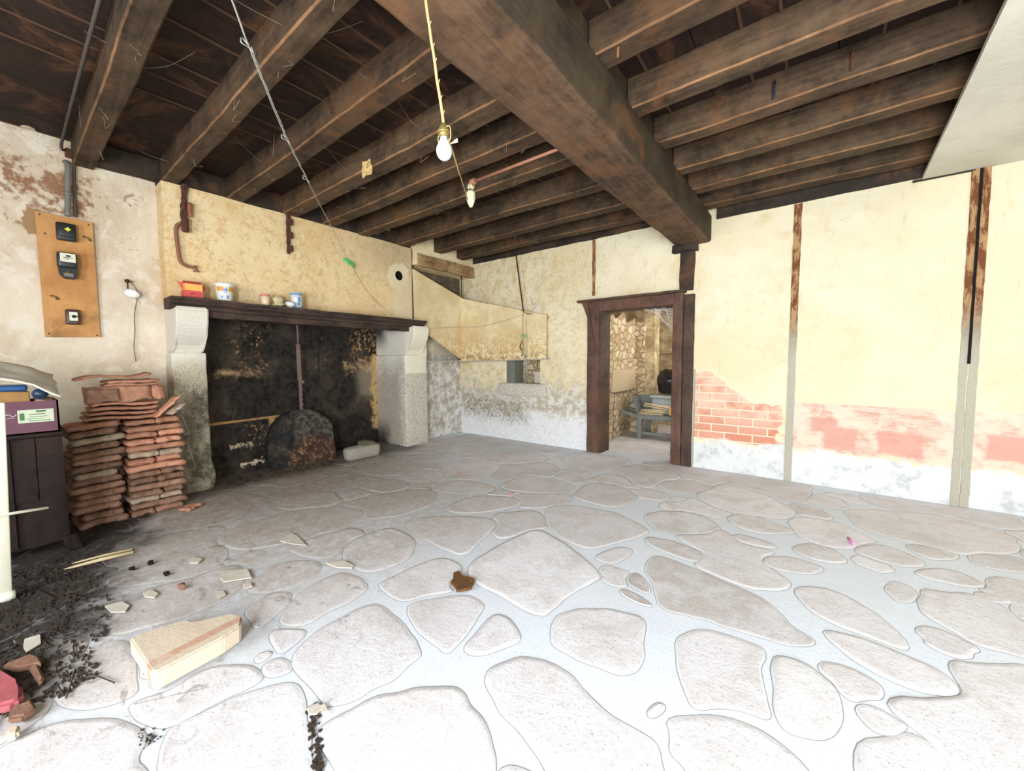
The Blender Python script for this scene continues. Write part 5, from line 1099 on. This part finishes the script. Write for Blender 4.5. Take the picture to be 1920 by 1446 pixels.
bm = B(); tube(bm, [(-4.8, 1.0, 1.0), (-4.72, 1.06, .72)], .005, 5); tube(bm, [(-4.8, 1.06, .62), (-4.75, 1.10, .38)], .005, 5); tag(obj('loose_wire', bm, 'thin_wire'), 'thin stiff wire poking out at the right of the tile pile', 'wire')
# ------------------------------------------------------------------ CABINET CORNER
t = thing('cabinet', 'low dark brown wooden cabinet in the left corner beside the tile pile', 'cabinet', (-4.55, 0, 0))
CX = -4.36
bm = B(); gridbox(bm, (-4.85, -.9, .08), (CX-.02, .24, .88), seg=.2); obj('body', bm, 'cabinet', t)
bm = B(); gridbox(bm, (-4.87, -.92, .875), (CX+.02, .265, .90), seg=.1, r=.008); obj('top_board', bm, 'cabinet', t)
for a_, b_ in ((-.9, -.04), (.115, .24), (-.04, .0)): bm = B(); gridbox(bm, (CX-.02, a_, .10), (CX+.006, b_, .865), seg=.2); obj('stile', bm, 'cabinet', t)
bm = B(); gridbox(bm, (CX-.02, .005, .42), (CX-.008, .11, .865), seg=.2); d_ = obj('door', bm, 'cabinet', t)
bm = B(); gridbox(bm, (CX-.01, .015, .62), (CX-.002, .10, .64), seg=.2); obj('moulding', bm, 'cabinet', d_)
bm = B(); gridbox(bm, (CX-.01, .015, .44), (CX-.002, .10, .46), seg=.2); obj('moulding', bm, 'cabinet', d_)
bm = B(); gridbox(bm, (CX-.06, .20, 0), (CX+.02, .285, .12), seg=.03, r=.02, xf=lambda p: Vector((p.x+max(0, .08-p.z)*.25, p.y+max(0, .08-p.z)*.35, p.z))); obj('foot', bm, 'cabinet', t)
bm = B(); gridbox(bm, (-4.85, .20, 0), (-4.77, .285, .12), seg=.03, r=.02); obj('foot', bm, 'cabinet', t)
t = thing('purple_box', 'purple cardboard box with pale green label on the dark cabinet', 'box', (-4.5, .0, .9))
bm = B(); X0 = CX-.005
gridbox(bm, (X0-.36, -.24, .902), (X0, .235, .91), seg=1)
for lo, hi in (((X0-.012, -.24, .902), (X0, .235, 1.13)), ((X0-.36, -.24, .902), (X0-.35, .235, 1.13)), ((X0-.36, .225, .902), (X0, .235, 1.13)), ((X0-.36, -.24, .902), (X0, -.23, 1.13))): gridbox(bm, lo, hi, seg=1)
obj('carton', bm, 'purple', t)
p0 = at(32, 770, 0, X0); p1 = at(102, 789, 0, X0)
bm = B(); gridbox(bm, (X0, p0.y, p1.z), (X0+.002, p1.y, p0.z), seg=1); lb = obj('label', bm, 'pale_green', t)
bm = B(); h_ = p0.z-p1.z; w_ = p1.y-p0.y
for u0, u1, v0, v1 in ((.5, .78, .78, .92), (.3, .75, .6, .66), (.3, .8, .42, .46), (.25, .7, .26, .3), (.3, .9, .1, .15), (.05, .18, .2, .75)): gridbox(bm, (X0+.002, p0.y+w_*u0, p1.z+h_*v0), (X0+.0028, p0.y+w_*u1, p1.z+h_*v1), seg=1)
obj('label_print', bm, 'green_print', lb)
bm = B(); a = at(7, 782, 0, X0+.002); cable(bm, [a+Vector((0, 0, 0)), a+Vector((0, .02, .012)), a+Vector((0, .04, -.004)), a+Vector((0, .055, .01))], .003, n=4); cable(bm, [a+Vector((0, .0, -.018)), a+Vector((0, .03, -.012)), a+Vector((0, .045, -.018))], .002, n=4); obj('script_mark', bm, 'chip', t)
bm = B(); gridbox(bm, (X0-.2, -.2, 1.02), (X0-.03, .11, 1.20), seg=.06, r=.01, rough=.008, nscale=9); tag(obj('cardboard_packet', bm, 'brown_card'), 'brown cardboard packet sticking out of the purple box', 'packet')
bm = B(); gridbox(bm, (X0-.23, -.2, 1.205), (X0-.02, .10, 1.245), seg=.05, r=.015, rough=.01, nscale=8); tag(obj('blue_pouch', bm, 'blue_bag'), 'flat blue plastic pouch on the brown packet', 'pouch')
bm = B(); lathe(bm, [(.001, -.06), (.034, -.058), (.036, 0), (.034, .058), (.001, .06)], (X0-.06, .155, 1.18), 18, axis='x'); lathe(bm, [(.038, .03), (.04, .032), (.04, .045), (.038, .047)], (X0-.06, .155, 1.18), 18, axis='x'); tag(obj('blue_cylinder', bm, 'dark_blue'), 'small dark blue plastic pot lying at the right of the box', 'pot')
bm = B(); gridbox(bm, (X0-.12, .12, 1.05), (X0-.02, .215, 1.142), seg=.03, r=.02, rough=.02, nscale=16); tag(obj('paper_bag', bm, 'tan_bag'), 'crumpled tan paper under the dark blue pot', 'paper')
bm = B()
n_ = 14
V = [[None]*(n_+1) for _ in range(n_+1)]
for s in (0, 1):
    for i in range(n_+1):
        for j in range(n_+1):
            u, v_ = i/n_, j/n_; a = Vector((X0-.32+.33*u, -.26+.50*v_, 1.40-.13*u+.03*math.sin(v_*5)))
            if v_ > .8: a.z -= (v_-.8)*.35; a.x += .03*u
            a += nz(a*1.0, 9, .02); a.z -= s*.012; V[i][j] = (V[i][j] or []) + [bm.verts.new(a)]
for s in (0, 1):
    for i in range(n_):
        for j in range(n_):
            f = bm.faces.new((V[i][j][s], V[i+1][j][s], V[i+1][j+1][s], V[i][j+1][s])); f.smooth = True
for i in range(n_):
    for (p, q) in (((i, 0), (i+1, 0)), ((i, n_), (i+1, n_)), ((0, i), (0, i+1)), ((n_, i), (n_, i+1))): bm.faces.new((V[p[0]][p[1]][0], V[q[0]][q[1]][0], V[q[0]][q[1]][1], V[p[0]][p[1]][1]))
for i in range(n_):   # front skirt hanging down
    pass
tag(obj('plastic_sack', bm, 'sack'), 'grubby white plastic sack spread over the things in the corner', 'sack')
# cream painted metal stand at the left frame edge
t = thing('metal_stand', 'cream painted metal stand with a rod at the left picture edge', 'stand', tuple(on_floor(8, 1120)))
PX = -3.72
a = at(0, 755, 0, PX); b = at(14, 1112, 0, PX)
bm = B(); n0 = Vector((0, 0, 0)); gridbox(bm, (-.02, -.03, 0), (.02, .03, 1), seg=.3, r=.006)
for v in bm.verts:
    u = v.co.z; v.co = Vector((PX+v.co.x, b.y-.012+(a.y-b.y)*u+v.co.y, .05+(a.z-.05)*u))
obj('post', bm, 'post_white', t)
bm = B(); r0 = at(-40, 973, 0, PX+.04); r1 = at(90, 952, 0, PX-.02); tube(bm, [r0, r1], .009, 8); obj('rod', bm, 'post_white', t)
bm = B(); lathe(bm, [(.001, -.03), (.026, -.028), (.03, -.01), (.03, .01), (.026, .028), (.001, .03)], tuple(Vector((PX+.01, b.y, .032))), 16, axis='y'); obj('foot', bm, 'foot_cap', t)
# ------------------------------------------------------------------ THINGS ON THE FLOOR
ZF = .011
t0 = on_floor(279, 1308)
def mbox(name, mat, lo, hi, rot, loc, label, cat, r=.01, rough=.006, seg=.04, ns=9, group=None, xf=None):
    bm = B(); gridbox(bm, lo, hi, seg=seg, r=r, rough=rough, nscale=ns, xf=xf)
    o = obj(name, bm, mat); o.location = loc; o.rotation_euler = (0, 0, rot); return tag(o, label, cat, group)
# beige block: rectangular with one rounded end
bm = B(); ol = [(0, 0), (.16, 0), (.205, .01), (.205, .30), (.19, .40), (.13, .455), (.05, .44), (-.05, .33), (-.10, .20), (-.145, .0), (-.11, -.03)]
ol = [(-.17, .03), (.19, 0), (.205, .02), (.21, .30), (.19, .40), (.12, .45), (.04, .43), (-.03, .28), (-.06, .25), (-.10, .27), (-.14, .15)]
prism(bm, ol, 2, 0, .085); bmesh.ops.bevel(bm, geom=list(bm.edges), offset=.008, segments=2, affect='EDGES')
for v in bm.verts: v.co += nz(v.co, 4, .004)
o = obj('firebrick_block', bm, 'beige_brick'); o.location = (t0.x-.20, t0.y-.005, ZF); o.rotation_euler = (0, 0, .12); o.scale = (1, .84, 1); tag(o, 'large pale beige block with a reddish stripe and rounded end on the flagstones', 'block')
# pair of pale split sticks
for k, (p, q) in enumerate((((120, 1073), (250, 1040)), ((135, 1062), (248, 1035)))):
    a = on_floor(*p)+Vector((0, 0, ZF+.008)); b = on_floor(*q)+Vector((0, 0, ZF+.008)); bm = B(); m_ = a.lerp(b, .5)+Vector((0, .006, .004)); tube(bm, [a, a.lerp(m_, .3), m_, b], [.002, .010, .013, .012] if k == 0 else [.002, .007, .009, .010], 6)
    tag(obj('wood_splinter', bm, 'peeled_wood'), ('longer front' if k == 0 else 'shorter rear')+' pale wood splinter of the pair on the dark floor', 'stick', 'pair of splinters')
# pink thing, shards, chips
P = [(-30, 1262), (8, 1268), (30, 1290), (46, 1305), (44, 1322), (28, 1332), (0, 1340), (-30, 1345)]
def slab(name, pts, h, mat, label, cat, z0=ZF, group=None, rough=.003, bev=.25):
    bm = B(); W_ = [on_floor(*p) for p in pts]; prism(bm, [(p.x, p.y) for p in W_], 2, z0, z0+h)
    bmesh.ops.bevel(bm, geom=list(bm.edges), offset=h*bev, segments=2, affect='EDGES')
    for v in bm.verts: v.co += nz(v.co, 12, rough)
    return tag(obj(name, bm, mat), label, cat, group)
slab('pink_slab', [(p[0], p[1]+9) for p in P], .05, 'pink_stone', 'dusty pink slab lying on the earth at the left picture edge', 'slab')
slab('tile_shard', [(5, 1262), (60, 1240), (76, 1246), (78, 1262), (68, 1256), (30, 1268)], .03, 'tile_old', 'curved brown tile shard beside the pink slab', 'shard')
slab('tile_shard', [(55, 1262), (72, 1258), (84, 1284), (76, 1296), (64, 1280)], .025, 'tile_old', 'small upright brown shard just right of the curved one', 'shard')
slab('tile_shard', [(20, 1345), (60, 1328), (70, 1345), (45, 1362), (15, 1366)], .03, 'tile_old', 'reddish brown shard below the pink slab', 'shard')
slab('pebble', [(10, 1390), (25, 1376), (40, 1378), (36, 1392), (14, 1402)], .03, 'beige_brick', 'small rounded beige pebble by the lower left edge', 'stone')
chips = [([(44, 1218), (46, 1204), (76, 1196), (78, 1212), (48, 1230)], 'square cream plaster chip near the pink slab'),
 ([(268, 1116), (285, 1110), (298, 1118), (290, 1126), (272, 1124)], 'bright white plaster chip above the beige block'),
 ([(197, 1142), (230, 1132), (244, 1140), (236, 1152), (208, 1154)], 'pale beige flat chip to the left of the white chip'),
 ([(352, 1052), (362, 1048), (380, 1052), (372, 1060), (356, 1060)], 'white chip at the head of the worn patch'),
 ([(414, 1075), (465, 1072), (472, 1088), (420, 1096), (411, 1088)], 'cream rectangular flake in the middle of the worn patch'),
 ([(403, 1112), (420, 1112), (424, 1120), (408, 1128)], 'small white triangular flake below the cream flake'),
 ([(525, 1018), (545, 1004), (558, 1008), (575, 1026), (548, 1024)], 'pale pointed flake lying apart near the hearth'),
 ([(610, 1060), (645, 1056), (664, 1064), (660, 1070), (630, 1068)], 'long white mortar crumb between two flagstones'),
 ([(575, 1336), (596, 1324), (606, 1334), (594, 1346), (580, 1348)], 'small greenish white stone in the open joint'),
 ([(599, 1330), (610, 1326), (617, 1340), (604, 1346)], 'tiny pinkish stone beside the open joint'),
 ([(480, 1072), (470, 1105)][:0] or [(455, 1100), (470, 1096), (474, 1104), (460, 1108)], 'tiny white pebble on the grey flagstone')]
for p, l in chips: slab('plaster_chip', p, .007, 'chip', l, 'plaster chip', group='plaster chips on the floor')
for px, py, l in ((247, 1072, 'black coal lump closest to the splinters'), (283, 1060, 'small black coal lump right of the first one'), (313, 1081, 'black coal lump farther from the splinters')):
    p = on_floor(px, py); bm = B(); gridbox(bm, p+Vector((-.022, -.016, ZF-.001)), p+Vector((.022, .016, ZF+.02)), seg=.02, r=.01, rough=.006, nscale=40); tag(obj('coal_lump', bm, 'black'), l, 'coal', 'coal lumps on the floor')
p = on_floor(341, 1107); bm = B(); gridbox(bm, p+Vector((-.025, -.02, ZF)), p+Vector((.025, .02, ZF+.03)), seg=.02, r=.012, rough=.005, nscale=30); tag(obj('brown_pebble', bm, 'tile_old'), 'round reddish brown pebble between the chips and the worn patch', 'stone')
# rotten bark scrap
lf = [(844, 1098), (852, 1092), (850, 1080), (862, 1076), (864, 1086), (888, 1092), (890, 1098), (884, 1102), (885, 1110), (868, 1114), (856, 1116), (854, 1106)]
slab('bark_scrap', lf, .016, 'leaf', 'dark brown ragged bark scrap lying in the centre of the floor', 'bark', rough=.008)
a = on_floor(1590, 1013); b = on_floor(1602, 1025); bm = B(); tube(bm, [a+Vector((0, 0, .018)), b+Vector((0, 0, .018))], .009, 8); tag(obj('chalk_stick', bm, 'chalk'), 'bright pink chalk stick on the grey floor at right', 'chalk')
for px, py, l in ((853, 881, 'tiny red crumb farthest towards the hearth'), (862, 890, 'tiny red crumb just in front of the farthest one'), (958, 928, 'tiny red crumb in a joint near the middle')):
    p = on_floor(px, py); bm = B(); gridbox(bm, p+Vector((-.015, -.012, .006)), p+Vector((.015, .012, .022)), seg=.02, r=.006); tag(obj('red_crumb', bm, 'pink_lid'), l, 'crumb', 'red crumbs on the floor')
# earth and twigs in the near left corner
bm = B(); rr_ = random.Random(3)
for i in range(1500):
    x_ = rr_.uniform(-4.6, -2.45); y_ = rr_.uniform(-.28, .32)*(1 if x_ < -2.8 else .6); s_ = rr_.uniform(.002, .008)
    if x_ < -4.2 and y_ < .3: continue
    if y_ > .42*(1-(x_+4.6)/3.6)+.05: continue
    gridbox(bm, (x_-s_, y_-s_*.8, .004), (x_+s_, y_+s_*.8, .006+s_*1.2), seg=1, rough=s_*.5, nscale=70)
for i in range(60):
    x_ = rr_.uniform(-4.2, -2.5); y_ = rr_.uniform(-.25, .2); L = rr_.uniform(.05, .22); th = rr_.uniform(-.5, .5)
    tube(bm, [(x_, y_, .014), (x_+L*math.cos(th), y_+L*math.sin(th), .016)], .003, 4)
tag(obj('earth_litter', bm, 'dirt'), 'dark earth, crumbs and twigs strewn in the near left corner', 'litter', kind='stuff')
bm = B()
for (px, py, s_) in [(585+i*1.2, 1330+i*9, .02) for i in range(14)]+[(262+i*4, 1378+(i % 4)*6, .010) for i in range(9)]:
    p = on_floor(px, py)
    for k in range(5):
        q = p+Vector((rr_.uniform(-.02, .02), rr_.uniform(-.02, .02), .003)); e = rr_.uniform(.3, .7)*s_*.5; gridbox(bm, q-Vector((e, e, 0)), q+Vector((e, e, e)), seg=1, rough=e*.4, nscale=80)
tag(obj('joint_rubble', bm, 'dirt'), 'dark grit filling the open joint between two big front flagstones', 'grit', kind='stuff')
# ------------------------------------------------------------------ COBWEBS
def web(name, strands, label, mat='cobweb', r=.0008):
    bm = B()
    for s_ in strands: cable(bm, s_, r, sub=5, n=3)
    tag(obj(name, bm, mat), label, 'cobweb', kind='stuff')
rw = random.Random(9); st = []
for i in range(70):
    j = rw.choice(LJ[:8]); x_ = rw.uniform(-5.2, -1.6); y_ = j[rw.randint(0, 1)]; d_ = rw.uniform(.05, .3)
    a = Vector((x_, y_, 3.3)); b = Vector((x_+rw.uniform(-.3, .3), y_+rw.uniform(-.25, .25), ZC-.01)); m_ = a.lerp(b, .5)-Vector((0, 0, rw.uniform(.0, .05))); st.append([a, m_, b]) if i < 45 else None
for i in range(50):
    x_ = rw.uniform(-5.2, -1.6); j = rw.choice(LJ); a = Vector((x_, rw.uniform(*j), 3.21)); st.append([a, a+Vector((rw.uniform(-.05, .05), rw.uniform(-.03, .03), -rw.uniform(.01, .05))), a+Vector((rw.uniform(-.08, .08), rw.uniform(-.05, .05), 0))])
web('joist_cobwebs', st, 'dusty cobweb strands caught between the ceiling joists')
st = []
for i in range(30):
    a = Vector((rw.uniform(-1.95, -1.5), 5.6, 2.12)); b = Vector((-1.49, rw.uniform(5.55, 5.7), rw.uniform(1.75, 2.1))); st.append([a, a.lerp(b, .5)-Vector((.02, 0, .01)), b])
web('doorway_cobweb', st, 'white cobweb in the upper right corner of the doorway', 'web_white', .0016)
bm = B(); p = at(52, 232, 0, XL+.02); lathe(bm, [(.05, -.05), (.03, .0), (.004, .10)], p, 7); 
for v in bm.verts: v.co += nz(v.co, 20, .02)
tag(obj('cocoon', bm, 'cobweb'), 'pale ragged web cocoon high in the left ceiling corner', 'cocoon')
bm = B(); p = at(687, 316, 1, LJ[3][0]-.006); gridbox(bm, p+Vector((-.07, -.004, -.06)), p+Vector((.07, .006, .06)), seg=.012, rough=.03, nscale=22); tag(obj('plaster_splash', bm, 'twine'), 'pale plaster splash stuck on the fourth left joist', 'plaster')
for o in C.objects:
    if o.get('local') is not None: del o['local']
